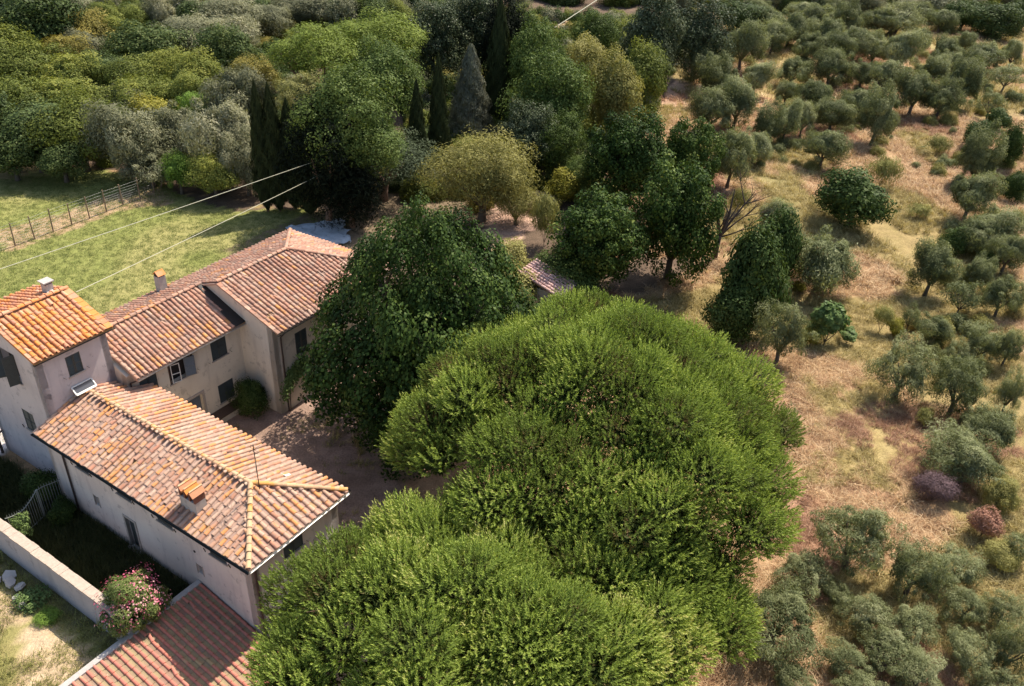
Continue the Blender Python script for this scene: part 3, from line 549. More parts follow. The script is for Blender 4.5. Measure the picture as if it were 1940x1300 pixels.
# ------------------------------------------------------------------ ground
def smst(x, lo, hi):
    t = np.clip((x-lo)/(hi-lo), 0, 1); return t*t*(3-2*t)
CA, SA = math.cos(YAW), math.sin(YAW)
def to_ab(x, y): return x*CA+y*SA, -x*SA+y*CA
def ground_z(x, y):
    a, b = to_ab(x, y)
    fade = 1-smst(a, -15, -4)
    inner = smst(a, -25.45, -24.9)*(1-smst(b, 15.95, 16.5))
    outer = 1-smst(b, 15.8, 19.5)
    d = np.where(a < -22.35, inner, outer)
    z = -2.4*d*fade
    # gentle swells out on the slopes
    sw = .25*np.sin(x*.13+1.3)*np.cos(y*.11)+.18*np.sin(x*.31+y*.17)
    out = smst(np.hypot(x+20, y-35), 28, 45)
    bumps = .07*np.sin(x*1.1+2*np.sin(y*.7))*np.cos(y*1.3+np.sin(x*.9))
    return z+sw*out+bumps*smst(x, 8, 14)
def vnoise(x, y, s, seed=0):
    """value noise 0..1"""
    r = np.random.default_rng(seed).random((256, 256))
    u = x/s+100; v = y/s+100; iu = np.floor(u).astype(int); iv = np.floor(v).astype(int)
    fu = u-iu; fv = v-iv; fu = fu*fu*(3-2*fu); fv = fv*fv*(3-2*fv)
    g = lambda i, j: r[i % 256, j % 256]
    return (g(iu,iv)*(1-fu)+g(iu+1,iv)*fu)*(1-fv)+(g(iu,iv+1)*(1-fu)+g(iu+1,iv+1)*fu)*fv
def inpoly(x, y, poly):
    c = np.zeros(x.shape, bool); n = len(poly)
    for i in range(n):
        x1, y1 = poly[i]; x2, y2 = poly[(i+1) % n]
        if y1 == y2: continue
        k = ((y1 > y) != (y2 > y)) & (x < (x2-x1)*(y-y1)/(y2-y1)+x1); c ^= k
    return c
def zone(x, y, name, jit=1.2):
    jx = (vnoise(x, y, 1.7, 5)-.5)*2*jit+(vnoise(x, y, .6, 6)-.5)*jit; jy = (vnoise(x, y, 1.7, 8)-.5)*2*jit+(vnoise(x, y, .6, 9)-.5)*jit
    return inpoly(x+jx, y+jy, ZONES[name])

xs = np.unique(np.concatenate([np.linspace(-1500,-120,12), np.linspace(-120,-60,40), np.arange(-60,60,.45), np.linspace(60,130,80), np.linspace(130,1500,12)]))
ys = np.unique(np.concatenate([np.linspace(-300,8,12), np.arange(8,90,.45), np.arange(90,180,.9), np.linspace(180,260,20), np.linspace(260,2500,14)]))
GX, GY = np.meshgrid(xs, ys); gx = GX.ravel(); gy = GY.ravel()
def ground_color(x, y):
    col = np.tile(np.array([.40,.25,.15]), (len(x), 1))          # straw
    n1 = vnoise(x, y, 3.5, 1)[:, None]; n2 = vnoise(x, y, 1.1, 2)[:, None]; n3 = vnoise(x, y, 9, 3)[:, None]; n4 = vnoise(x, y, .5, 4)[:, None]
    L = lambda c1, c2, t: np.array(c1)*(1-t)+np.array(c2)*t
    col = L((.26,.155,.08), (.46,.30,.165), n1*.5+n4*.5)
    col = np.where(n3 > .56, L((.33,.24,.11), (.26,.20,.08), n4), col)
    col = np.where((n3 < .30), L((.36,.20,.115), (.46,.28,.17), n2), col)
    def paint(mask, c): nonlocal col; col = np.where(mask[:, None], c, col)
    paint(zone(x,y,'yellow1',2.5), L((.28,.21,.075), (.42,.32,.15), n4))
    paint(zone(x,y,'green1',2.5), L((.22,.19,.07), (.34,.27,.12), n4))
    paint(zone(x,y,'gold1',2.5), L((.30,.22,.09), (.42,.33,.15), n4)); paint(zone(x,y,'gold2',3), L((.32,.26,.10), (.46,.38,.17), n4))
    paint(zone(x,y,'reddish',1.5), L((.28,.15,.09), (.42,.25,.155), n4))
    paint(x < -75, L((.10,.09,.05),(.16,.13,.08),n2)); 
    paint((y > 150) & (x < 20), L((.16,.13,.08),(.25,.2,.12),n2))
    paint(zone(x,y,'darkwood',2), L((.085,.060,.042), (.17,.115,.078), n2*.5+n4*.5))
    lawn = zone(x,y,'lawn',.8)
    a, b = to_ab(x, y)
    gl = L((.185,.205,.055), (.25,.25,.078), n4)
    dry = smst(n1[:,0]*.5+n3[:,0]*.5, .46, .70)[:, None]
    edge = smst(b, 56, 64)[:, None]
    gl = gl*(1-dry*.55)+np.array([.37,.31,.13])*dry*.55
    gl = gl*(1-edge*.5)+np.array([.30,.24,.09])*edge*.5
    paint(lawn, gl)
    paint(zone(x,y,'fence_strip',.5), L((.34,.22,.12), (.44,.31,.19), n4))
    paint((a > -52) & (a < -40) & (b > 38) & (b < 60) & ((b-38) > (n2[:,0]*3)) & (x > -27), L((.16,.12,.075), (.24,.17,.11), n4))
    paint(zone(x,y,'court',.8), L((.20,.13,.095), (.40,.27,.21), n2*.5+n4*.5))
    paint(zone(x,y,'track',.8), L((.46,.28,.20), (.54,.36,.27), n4)); paint(zone(x,y,'track2',1), L((.48,.29,.19), (.56,.37,.26), n4)); paint(zone(x,y,'track3',1), L((.46,.28,.18),(.5,.36,.2),n4))
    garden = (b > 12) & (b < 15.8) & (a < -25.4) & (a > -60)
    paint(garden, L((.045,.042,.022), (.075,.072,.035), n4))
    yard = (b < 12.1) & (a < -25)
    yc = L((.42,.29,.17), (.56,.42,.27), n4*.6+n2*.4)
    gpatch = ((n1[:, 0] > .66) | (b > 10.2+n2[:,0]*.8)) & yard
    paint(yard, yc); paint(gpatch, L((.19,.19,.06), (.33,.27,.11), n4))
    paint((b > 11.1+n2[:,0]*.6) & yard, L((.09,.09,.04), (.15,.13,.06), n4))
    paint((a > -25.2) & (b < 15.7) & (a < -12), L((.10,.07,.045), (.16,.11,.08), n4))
    paint((a < -42.3) & (b > 15) & (b < 19.5), L((.5,.44,.4), (.6,.54,.5), n4))
    return col
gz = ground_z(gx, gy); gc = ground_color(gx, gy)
nx, ny = len(xs), len(ys)
I = np.arange(nx*ny).reshape(ny, nx)
F = np.stack([I[:-1,:-1], I[:-1,1:], I[1:,1:], I[1:,:-1]], -1).reshape(-1, 4)
m, nt, b, out = newmat('ground_earth_and_grass')
at = N(nt, 'ShaderNodeAttribute', attribute_name='col'); p = pos(nt)
f1 = noise(nt, p, 1.3, 5, .65); f2 = noise(nt, p, 9, 5, .7)
mp = N(nt, 'ShaderNodeMapping'); mp.inputs['Rotation'].default_value = (0, 0, .6); mp.inputs['Scale'].default_value = (7, 1.2, 1); nt.links.new(p, mp.inputs[0])
f3 = noise(nt, mp.outputs[0], 3, 5, .75)
k = mathn(nt, 'ADD', mathn(nt, 'MULTIPLY', f1, .6), mathn(nt, 'ADD', mathn(nt, 'MULTIPLY', f2, .8), mathn(nt, 'MULTIPLY', f3, .5)))
k = mathn(nt, 'ADD', mathn(nt, 'MULTIPLY', mathn(nt, 'SUBTRACT', k, .95), 1.7), 1.0)
c = mix(nt, 1.0, at.outputs['Color'], k, 'MULTIPLY')
nt.links.new(c, b.inputs['Base Color']); b.inputs['Roughness'].default_value = .95; b.inputs['Specular IOR Level'].default_value = .15
bump(nt, b, mathn(nt, 'ADD', f2, f3), .7, .08)
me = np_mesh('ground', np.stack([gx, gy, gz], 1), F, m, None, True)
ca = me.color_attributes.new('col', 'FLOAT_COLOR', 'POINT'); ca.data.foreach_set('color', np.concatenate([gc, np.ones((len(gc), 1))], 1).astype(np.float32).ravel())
tag(link('ground', me), None, None, None, 'structure')

def gz1(x, y): return float(ground_z(np.array([x]), np.array([y]))[0])

# ------------------------------------------------------------------ roofs and tiles
def tile_template(L=.46, r0=.098, r1=.078, seg=6, lip=.016):
    """half-round cover tile: x across, y up the slope, z out; lower (wide) end at y=0"""
    mb = MB(); A = [math.pi*i/seg for i in range(seg+1)]
    lo = [Vector((-math.cos(t)*r0, 0, math.sin(t)*r0*.86+.035)) for t in A]
    hi = [Vector((-math.cos(t)*r1, L, math.sin(t)*r1*.86+.004)) for t in A]
    li = [Vector((-math.cos(t)*(r0-lip), 0.0, math.sin(t)*(r0-lip)*.86+.035)) for t in A]
    ib = [Vector((-math.cos(t)*(r0-lip), .12, math.sin(t)*(r0-lip)*.80+.030)) for t in A]
    for i in range(seg):
        mb.poly([lo[i], hi[i], hi[i+1], lo[i+1]]); mb.poly([li[i], lo[i], lo[i+1], li[i+1]])
        mb.poly([ib[i], li[i], li[i+1], ib[i+1]])
    return mb
def pan_template(w=.20, L=.44, seed=0):
    """shallow pan tile with raised lips, lower end proud of the one below"""
    mb = MB(); h = .028
    prof = [(-w/2, .03), (-w*.34, .004), (0, -.004), (w*.34, .004), (w/2, .03)]
    for i in range(4):
        (x0, z0), (x1, z1) = prof[i], prof[i+1]
        mb.poly([(x0,0,z0+h), (x1,0,z1+h), (x1,L,z1), (x0,L,z0)])
        mb.poly([(x0,0,z0), (x1,0,z1), (x1,0,z1+h), (x0,0,z0+h)])
    return mb
def bake(templates, mats4, seed):
    """join many transformed copies of a template (MB) into arrays; mats4: list of (Matrix, v)"""
    V = []; Fq = []; vv = []; base = 0
    T = [(np.array(t.v), np.array(t.f)) for t in templates]
    r = np.random.default_rng(seed)
    for Mx in mats4:
        tv, tf = T[r.integers(len(T))]
        A = np.array(Mx); V.append(tv@A[:3, :3].T+A[:3, 3]); Fq.append(tf+base); base += len(tv); vv.append(np.full(len(tv), r.random()))
    return np.concatenate(V), np.concatenate(Fq), np.concatenate(vv)

def tiled_plane(origin, u, v, poly, pitch, row, rnd, jitter=1.0, lift=.03, skip=()):
    """tile frames on a roof plane. origin/u/v vectors (u along the eave, v up the slope), poly [(s,t)] the outline.
    returns covers, pans: lists of Matrix"""
    u = Vector(u).normalized(); v = Vector(v).normalized(); n = u.cross(v).normalized(); o = Vector(origin)
    S = [p[0] for p in poly]; Tt = [p[1] for p in poly]; covers = []; pans = []
    P_ = [(float(a), float(b)) for a, b in poly]
    def inside(s, t):
        c = False
        for i in range(len(P_)):
            x1, y1 = P_[i]; x2, y2 = P_[(i+1) % len(P_)]
            if (y1 > t) != (y2 > t) and s < (x2-x1)*(t-y1)/(y2-y1)+x1: c = not c
        return c
    nc = int((max(S)-min(S))/pitch)+1; nr = int((max(Tt)-min(Tt))/row)+1
    off = ((max(S)-min(S))-(nc-1)*pitch)/2
    for i in range(nc):
        s = min(S)+off+i*pitch; wob = rnd.uniform(-.012, .012)*jitter; slide = rnd.uniform(-.42, .42)*row*min(jitter, 1.2)*.8
        for j in range(nr):
            t = min(Tt)-.03+j*row
            if inside(s, t+row*.45) or (j == 0 and inside(s, t+.12)):
                if (i, j) in skip: continue
                ss = s+wob+rnd.uniform(-.012, .012)*jitter; tt = t+rnd.uniform(-.022, .022)*jitter+(slide if j > 0 else 0)*min(1, (max(Tt)-t)/(1.5*row)-.2)
                R = Matrix.Identity(3); R.col[0] = u; R.col[1] = v; R.col[2] = n
                R = R @ Matrix.Rotation(rnd.gauss(0, .035)*jitter+(rnd.uniform(-.3,.3) if rnd.random() < .025*jitter else 0), 3, 'Z') @ Matrix.Rotation(rnd.gauss(0, .012)*jitter, 3, 'X')
                Mx = R.to_4x4(); Mx.translation = o+u*ss+v*tt+n*(lift+rnd.uniform(-.004, .006)*jitter+.016*math.sin(ss*1.3+tt*.7)*jitter); covers.append(Mx)
            sp = s+pitch/2
            if inside(sp, t+row*.5) and inside(sp+.05, t+row*.5):
                R = Matrix.Identity(3); R.col[0] = u; R.col[1] = v; R.col[2] = n
                Mx = R.to_4x4(); Mx.translation = o+u*(sp+rnd.uniform(-.006,.006))+v*(t+.01)+n*.006; pans.append(Mx)
    return covers, pans

def slab(mb, pts, thick=.10, mi=0):
    """roof plane slab from its top outline (counter-clockwise seen from above)"""
    mb.prism([Vector(p)-Vector((0,0,thick)) for p in pts], (0, 0, thick), mi)

def ridge_line(p, q, step=.40, r=.125):
    """matrices for ridge/hip tiles from p (low) to q"""
    p = Vector(p); q = Vector(q); d = (q-p); L = d.length; v = d.normalized()
    u = v.cross(Vector((0,0,1))).normalized(); n = u.cross(v); out = []
    k = int(L/step)+1
    for i in range(k):
        R = Matrix.Identity(3); R.col[0] = u; R.col[1] = v; R.col[2] = n
        R = R @ Matrix.Rotation(random.gauss(0, .03), 3, 'Z')
        Mx = R.to_4x4(); Mx.translation = p+v*(i*L/k)+n*.02; out.append(Mx)
    return out

def place_tiles(covers, parent, mat, cam_local, limit, name='tile', tmpl=None, label=None):
    """nearest `limit` tiles as objects sharing meshes, the rest joined in one part of kind 'stuff'"""
    tmpl = tmpl or [tile_template(.46, .100, .080), tile_template(.45, .094, .076), tile_template(.47, .104, .083, lip=.02)]
    covers = sorted(covers, key=lambda m: (m.translation-cam_local).length)
    near, rest = covers[:limit], covers[limit:]
    meshes = [t.mesh(name, mat, True) for t in tmpl]
    for me in meshes: me.set_sharp_from_angle(angle=math.radians(50))
    for i, Mx in enumerate(near):
        o = bpy.data.objects.new(name, meshes[i % len(meshes)]); C.objects.link(o); o.parent = parent; o.matrix_local = Mx
    if rest:
        V, Fq, vv = bake(tmpl, rest, 3); me = np_mesh(name+'_field', V, Fq, mat, vv, True); me.set_sharp_from_angle(angle=math.radians(50))
        o = link(name+'_field', me, parent); o['kind'] = 'stuff'

def wall(mb, p0, p1, z0, z1, ops=(), thick=.35, inward=None, mi=0):
    """vertical wall from p0 to p1 (plan), outer face on the line, thickness towards `inward`; ops (u0,u1,z0,z1) openings"""
    p0 = Vector((*p0, 0)); p1 = Vector((*p1, 0)); d = p1-p0; L = d.length; d.normalize()
    inn = Vector((*inward, 0)).normalized()*thick
    us = sorted({0., L} | {min(max(o[0],0),L) for o in ops} | {min(max(o[1],0),L) for o in ops}); zs = sorted({z0, z1} | {o[2] for o in ops} | {o[3] for o in ops})
    def solid(i, j):
        if i < 0 or j < 0 or i >= len(us)-1 or j >= len(zs)-1: return False
        u = (us[i]+us[i+1])/2; z = (zs[j]+zs[j+1])/2
        return not any(o[0] < u < o[1] and o[2] < z < o[3] for o in ops)
    P_ = lambda u, z, k: p0+d*u+inn*k+Vector((0,0,z))
    for i in range(len(us)-1):
        for j in range(len(zs)-1):
            if not solid(i, j): continue
            a, b, c, e = us[i], us[i+1], zs[j], zs[j+1]
            mb.poly([P_(a,c,0),P_(b,c,0),P_(b,e,0),P_(a,e,0)], mi); mb.poly([P_(a,c,1),P_(a,e,1),P_(b,e,1),P_(b,c,1)], mi)
            if not solid(i-1, j): mb.poly([P_(a,c,0),P_(a,e,0),P_(a,e,1),P_(a,c,1)], mi)
            if not solid(i+1, j): mb.poly([P_(b,c,0),P_(b,c,1),P_(b,e,1),P_(b,e,0)], mi)
            if not solid(i, j-1): mb.poly([P_(a,c,0),P_(a,c,1),P_(b,c,1),P_(b,c,0)], mi)
            if not solid(i, j+1): mb.poly([P_(a,e,0),P_(b,e,0),P_(b,e,1),P_(a,e,1)], mi)

def shutter_leaf(name, parent, o, ux, w, h, nrm, mat='shutter', slats=True):
    """louvred leaf: o lower corner, ux unit along the width, nrm unit outwards"""
    mb = MB(); o = Vector(o); ux = Vector(ux); nrm = Vector(nrm); uz = Vector((0,0,1)); t = .02
    def bar(u0, u1, z0, z1, d0=0, d1=.04):
        mb.obox(o+ux*(u0+u1)/2+uz*(z0+z1)/2+nrm*(d0+d1)/2, ux*(u1-u0)/2, uz*(z1-z0)/2, nrm*(d1-d0)/2)
    s = .05
    bar(0, s, 0, h); bar(w-s, w, 0, h); bar(s, w-s, 0, s*1.4); bar(s, w-s, h-s, h); bar(s, w-s, h*.48, h*.48+s)
    n = max(3, int((h-.15)/.065))
    for i in range(n):
        z = s*1.4+(h-2.4*s)*(i+.5)/n
        mb.obox(o+ux*w/2+uz*z+nrm*.018, ux*(w/2-s), uz*.026+nrm*-.012, nrm*.005+uz*.002)
    bar(s, w-s, .02, h-.02, -.004, .002)
    return mb.build(name, MAT[mat], parent)

def window(parent, o, ux, w, h, nrm, mode='shut', sill=True, name='window', frame_mat='stone'):
    """window part: dark back, thin surround, shutter leaves as sub-parts. o = lower corner on the wall face"""
    mb = MB(); o = Vector(o); ux = Vector(ux).normalized(); nrm = Vector(nrm).normalized(); uz = Vector((0,0,1))
    mb.obox(o+ux*w/2+uz*h/2-nrm*.30, ux*w/2, uz*h/2, nrm*.01, 1)
    if sill: mb.obox(o+ux*w/2-uz*.03+nrm*.01, ux*(w/2+.06), uz*.03, nrm*.06, 0)
    win = mb.build(name, [MAT[frame_mat], MAT['dark']], parent)
    if mode == 'shut':
        for k in (0, 1): shutter_leaf('shutter', win, o+ux*(.01+k*w/2)-nrm*.05, ux, w/2-.015, h, nrm)
    elif mode == 'single': shutter_leaf('shutter', win, o+ux*.01-nrm*.05, ux, w-.02, h, nrm)
    return win

def hooks(mb, o, ux, w, nrm):
    for s in (-.28, w+.22):
        c = Vector(o)+Vector(ux)*s+Vector((0,0,-.12))+Vector(nrm)*.05
        mb.obox(c, Vector(ux)*.055+Vector((0,0,-.07)), Vector(nrm)*.02, Vector((0,0,.012)))

def gutter(mb, p, q, out, r=.075, mi=0):
    """half-round gutter hung along an eave"""
    p = Vector(p); q = Vector(q); out = Vector(out).normalized(); n = 6
    prof = [out*(-math.cos(math.pi*i/n)*r+r)+Vector((0,0,-math.sin(math.pi*i/n)*r)) for i in range(n+1)]
    for i in range(n):
        mb.poly([p+prof[i], q+prof[i], q+prof[i+1], p+prof[i+1]], mi)
        mb.poly([p+prof[i+1]*.9+Vector((0,0,.004)), q+prof[i+1]*.9+Vector((0,0,.004)), q+prof[i]*.9+Vector((0,0,.004)), p+prof[i]*.9+Vector((0,0,.004))], mi)
    for e in (p, q): mb.poly([e+x for x in prof], mi)

PZ = (5.90, 5.66)
# ------------------------------------------------------------------ buildings (coordinates a, b, z in the building axes)
cam_ab = Vector((*to_ab(0.0, 0.0), CAM_H))
def building(name, label, cat='house'):
    return empty(name, (0, 0, 0), YAW, label, cat)
def settle(root, a0, b0, z0=0.0):
    """put the Empty at the thing's base; parts stay where they are"""
    root.location = W(a0, b0, z0)
    for ch in root.children:
        ch.matrix_local = Matrix.Translation((-a0, -b0, -z0)) @ ch.matrix_local
rnd = random.Random(3)
RT = [tile_template(.46, .125, .105, 6, .02), tile_template(.45, .12, .10, 6, .02)]
NX, NY = Vector((1,0,0)), Vector((0,1,0))

def pans_obj(pans, root, mat, tm=None):
    V, Fq, vv = bake(tm or [pan_template()], pans, 5)
    o = link('pan_tiles', np_mesh('pan_tiles', V, Fq, mat, vv), root); o['kind'] = 'stuff'

# ---- long wing
wing = building('farmhouse_wing', 'long low farmhouse wing with pale tiled hipped roof and big brick-capped chimney')
mb = MB()
ops = [(2.3,3.3,3.42,4.3),(5.42,6.47,3.42,4.3),(8.3,9.35,3.36,4.3),(11.8,12.87,3.36,4.3),(3.17,3.52,1.43,2.05),(10.63,11.0,1.46,2.0),(5.52,6.26,0.0,1.98)]
wall(mb, (-36.5,15.77), (-22.1,15.77), -2.7, 4.5, ops, .4, (0,1))
wall(mb, (-22.1,15.77), (-22.1,20.95), -2.7, 4.5, [(1.82,2.95,3.05,4.25)], .4, (-1,0))
wall(mb, (-22.1,20.95), (-36.5,20.95), -.4, 4.5, (), .4, (0,-1))
wall(mb, (-36.5,20.95), (-36.5,15.77), -.4, 4.5, (), .3, (1,0))
walls = mb.build('wall', MAT['plaster_wing'], wing)
for k, (u0,u1,z0,z1) in enumerate(ops[:4]): window(wing, (-36.5+u0,15.77,z0), NX, u1-u0, z1-z0, -NY)
for (u0,u1,z0,z1) in ops[4:6]:
    w = window(wing, (-36.5+u0,15.77,z0), NX, u1-u0, z1-z0, -NY, 'none', False)
    g = MB(); g.obox((-36.5+(u0+u1)/2,15.87,(z0+z1)/2), (.015,0,0), (0,.01,0), (0,0,(z1-z0)/2)); g.obox((-36.5+(u0+u1)/2,15.87,(z0+z1)/2), ((u1-u0)/2,0,0), (0,.01,0), (0,0,.012))
    for (x, y) in ((u0-.04,u0),(u1,u1+.04)): g.box(-36.5+x, -36.5+y, 15.745, 15.80, z0-.04, z1+.04)
    g.build('window_bars', MAT['stone'], w)
window(wing, (-22.1,17.59,3.05), NY, 1.13, 1.2, NX)
# door with stone surround
g = MB(); u0, u1 = -36.5+5.52, -36.5+6.26
g.box(u0-.11, u0, 15.73, 15.90, 0, 2.09); g.box(u1, u1+.11, 15.73, 15.90, 0, 2.09); g.box(u0, u1, 15.73, 15.90, 1.98, 2.09); g.box(u0-.15, u1+.15, 15.55, 15.9, -.1, .06)
dr = g.build('door_surround', MAT['stone'], wing)
g = MB(); g.box(u0, u1, 15.95, 16.0, .06, 1.98); g.box(u0+.08, u1-.08, 15.935, 15.95, .2, .95); g.box(u0+.08, u1-.08, 15.935, 15.95, 1.1, 1.85)
g.build('door', MAT['shutter'], wing)
# roof
mb = MB(); ez = 4.5; rz_ = 5.48
E_ = lambda a, b, z: Vector((a, b, z))
slab(mb, [E_(-36.6,15.4,ez),E_(-21.7,15.4,ez),E_(-24.65,18.35,rz_),E_(-36.6,18.35,rz_)])
slab(mb, [E_(-21.7,15.403,ez-.002),E_(-21.7,21.297,ez-.002),E_(-24.645,18.35,rz_-.002)])
slab(mb, [E_(-21.7,21.3,ez),E_(-35.66,21.3,ez),E_(-35.66,20.2,ez+.365),E_(-36.6,20.1,ez+.4),E_(-36.6,18.353,rz_),E_(-24.65,18.353,rz_)])
mb.box(-36.5,-22.0,15.47,15.75,4.33,4.40); 
roof = mb.build('roof', MAT['pan'], wing)
L1 = math.hypot(2.95,.98)
cv, pn = tiled_plane((-36.6,15.4,ez), (1,0,0), (0,2.95,.98), [(0,0),(14.9,0),(11.95,L1-.12),(0,L1-.12)], .315, .365, rnd, 1.3)
# the chimney stands through the roof
hole = lambda m: not (-26.72 < m.translation.x < -25.58 and 15.95 < m.translation.y < 16.72)
cv = [m for m in cv if hole(m)]
cv2, pn2 = tiled_plane((-21.7,15.4,ez), (0,1,0), (-2.95,0,.98), [(0,0),(5.9,0),(2.95,L1)], .355, .365, rnd, 1.0)
cv3, pn3 = tiled_plane((-21.7,21.3,ez), (-1,0,0), (0,-2.95,.98), [(0,0),(13.95,0),(13.95,1.0),(14.85,1.3),(14.85,L1),(2.95,L1)], .335, .37, rnd, .9)
pans_obj([p for p in pn if hole(p)]+pn2+pn3, wing, MAT['pan'], [pan_template(.19)])
place_tiles(cv+cv2+cv3, roof, MAT['tile_wing'], cam_ab, 300)
rd = ridge_line((-24.65,18.35,rz_+.06), (-36.5,18.35,rz_+.06))+ridge_line((-21.72,15.42,ez+.07), (-24.65,18.35,rz_+.09))+ridge_line((-21.72,21.28,ez+.07), (-24.65,18.35,rz_+.09))
place_tiles(rd, roof, MAT['ridge_lichen'], cam_ab, 300, 'ridge_tile', RT)
# mortar bed under the ridge
mb = MB(); mb.box(-36.5,-24.6,18.27,18.43,rz_-.05,rz_+.12); mb.build('ridge_mortar', MAT['coping'], roof)
mb = MB(); gutter(mb, E_(-36.75,15.40,4.44), E_(-21.66,15.40,4.44), (0,-1,0), .065)
gutter(mb, E_(-21.7,21.35,4.44), E_(-35.4,21.30,4.44), (0,1,0), .065); mb.build('gutter', MAT['gutter_dark'], wing)
mb = MB(); gutter(mb, E_(-21.70,15.35,4.44), E_(-21.70,21.35,4.44), (1,0,0), .075); mb.build('gutter', MAT['gutter_light'], wing)
mb = MB(); mb.tube([(-35.1,15.5,4.36),(-35.1,15.70,4.05),(-35.1,15.70,0)], .05, 8); mb.build('downpipe', MAT['pipe_brown'], wing)
mb = MB(); mb.tube([(-21.75,15.95,4.36),(-22.03,15.95,4.05),(-22.03,15.95,-2.4)], .05, 8); mb.build('downpipe', MAT['pipe_brown'], wing)
mb = MB()
for (u0,u1,z0,z1) in ops[:4]: hooks(mb, (-36.5+u0,15.77,z0+.2), NX, u1-u0, -NY)
hooks(mb, (-22.1,17.59,3.2), NY, 1.13, NX)
mb.build('shutter_hooks', MAT['iron'], wing)
mb = MB(); mb.tube([(-25.83,15.75,2.79),(-25.83,15.85,2.79)], .07, 8); mb.build('vent_hole', MAT['dark'], wing)
# big chimney with three little tiled gables
ch = MB(); ca0, ca1, cb0, cb1 = -26.66, -25.63, 16.13, 16.68
ch.box(ca0, ca1, cb0, cb1, 4.5, 5.42)
chim = ch.build('chimney', MAT['plaster_old'], wing)
ch = MB()
for k in range(4):
    x = ca0+.045+k*(ca1-ca0-.09)/3; ch.box(x-.045, x+.045, cb0, cb1, 5.42, 5.80)
for k in range(3):
    x = ca0+.17+k*.345
    for y in (cb0+.16, cb0+.38): ch.box(x-.02, x+.02, y-.02, y+.02, 5.42, 5.78)
ch.box(ca0+.06, ca1-.06, cb0+.22, cb0+.30, 5.43, 5.79)
ch.build('brick_vents', MAT['brick'], chim)
for k in range(3):
    x = ca0+.172+k*.343
    for s in (-1, 1):
        t = MB(); t.obox((x+s*.093, (cb0+cb1)/2-.03, 5.93), Vector((.115,0,-.125*s)) if s > 0 else Vector((.115,0,.125)), (0,.34,0), Vector((.012*s,0,.012)))
        t.build('cap_tile', MAT['tile_tower'], chim)
    t = MB(); t.poly([(x-.15, cb0+.01, 5.80), (x+.15, cb0+.01, 5.80), (x, cb0+.01, 6.0)]); t.poly([(x-.15, cb1-.01, 5.80), (x, cb1-.01, 6.0), (x+.15, cb1-.01, 5.80)]); t.box(x-.16,x+.16,cb0,cb1,5.79,5.81)
    t.build('cap_gable', MAT['dark'], chim)
    t = MB(); t.tube([(x, cb0-.08, 6.055), (x, cb1+.05, 6.055)], .045, 6); t.build('cap_ridge', MAT['ridge_lichen'], chim)
mb = MB(); mb.poly([(-24.5,20.0,5.02),(-24.2,20.0,5.02),(-24.2,20.28,4.93),(-24.5,20.28,4.93)]); mb.box(-24.53,-24.17,19.97,20.0,4.98,5.05)
mb.build('glass_tile', MAT['white'], roof)
settle(wing, -29.3, 18.35)

ant = MB(); ant.tube([(-24.1,18.36,5.5),(-24.1,18.36,8.0)], .022, 5)
for z, l in ((7.75,.45),(7.9,.35),(7.6,.5)): ant.tube([(-24.1-l/2,18.36,z),(-24.1+l/2,18.36,z)], .010, 4)
ant.tube([(-24.1,18.1,7.75),(-24.1,18.7,7.75)], .012, 4)
an = building('tv_antenna', 'thin metal aerial mast with guy wires on the wing roof ridge', 'antenna')
ant.build('mast', MAT['iron'], an)
g = MB()
for q in ((-25.6,17.9,5.4),(-23.4,17.6,5.1),(-24.6,19.6,5.15)): g.tube([(-24.1,18.36,7.2), q], .008, 4)
g.build('guy_wire', MAT['wire'], an); settle(an, -24.1, 18.36, 5.5)

# ---- tower
tow = building('farmhouse_tower', 'square plastered tower with bright orange lichened tile roof at left edge', 'tower')
mb = MB()
wall(mb, (-36.6,16.35), (-36.6,20.1), -.4, 8.2, [(1.45,2.22,6.52,7.63)], .35, (-1,0))
wall(mb, (-42.6,16.35), (-36.6,16.35), -.4, 8.2, [(3.1,4.22,6.15,7.85),(3.24,4.22,2.95,4.23)], .35, (0,1))
wall(mb, (-36.6,20.1), (-42.6,20.1), -.4, 8.2, (), .35, (0,-1)); wall(mb, (-42.6,20.1), (-42.6,16.35), -.4, 8.2, (), .35, (1,0))
for b in (16.35, 19.75): mb.prism([(-36.6,b,8.2),(-42.6,b,8.2),(-39.6,b,9.15)], (0,.35,0))
mb.build('wall', MAT['plaster_tower'], tow)
window(tow, (-36.6,17.80,6.52), NY, .77, 1.11, NX)
window(tow, (-39.36,16.35,2.95), NX, .98, 1.28, -NY)
w = window(tow, (-39.5,16.35,6.15), NX, 1.12, 1.7, -NY, 'none')
shutter_leaf('shutter', w, (-38.42,16.33,6.17), (-.25,-.97,0), .52, 1.66, (-.97,.25,0))
shutter_leaf('shutter', w, (-39.48,16.33,6.17), (-.5,-.86,0), .52, 1.66, (.86,-.5,0), 'shutter')
mb = MB()
slab(mb, [E_(-36.3,16.2,8.25),E_(-36.3,20.4,8.25),E_(-39.6,20.4,9.3),E_(-39.6,16.2,9.3)])
slab(mb, [E_(-42.9,20.4,8.25),E_(-42.9,16.2,8.25),E_(-39.603,16.2,9.3),E_(-39.603,20.4,9.3)])
roof = mb.build('roof', MAT['pan_tower'], tow); L2 = math.hypot(3.3,1.05)
cv, pn = tiled_plane((-36.3,16.2,8.25), (0,1,0), (-3.3,0,1.05), [(.2,0),(3.85,0),(3.85,L2-.1),(.2,L2-.1)], .292, .36, rnd, 1.2)
cv2, pn2 = tiled_plane((-42.9,20.4,8.25), (0,-1,0), (3.3,0,1.05), [(0,0),(4.2,0),(4.2,L2-.1),(0,L2-.1)], .31, .37, rnd, 1.2)
hole = lambda m: not (-40.75 < m.translation.x < -40.2 and 19.4 < m.translation.y < 20.3)
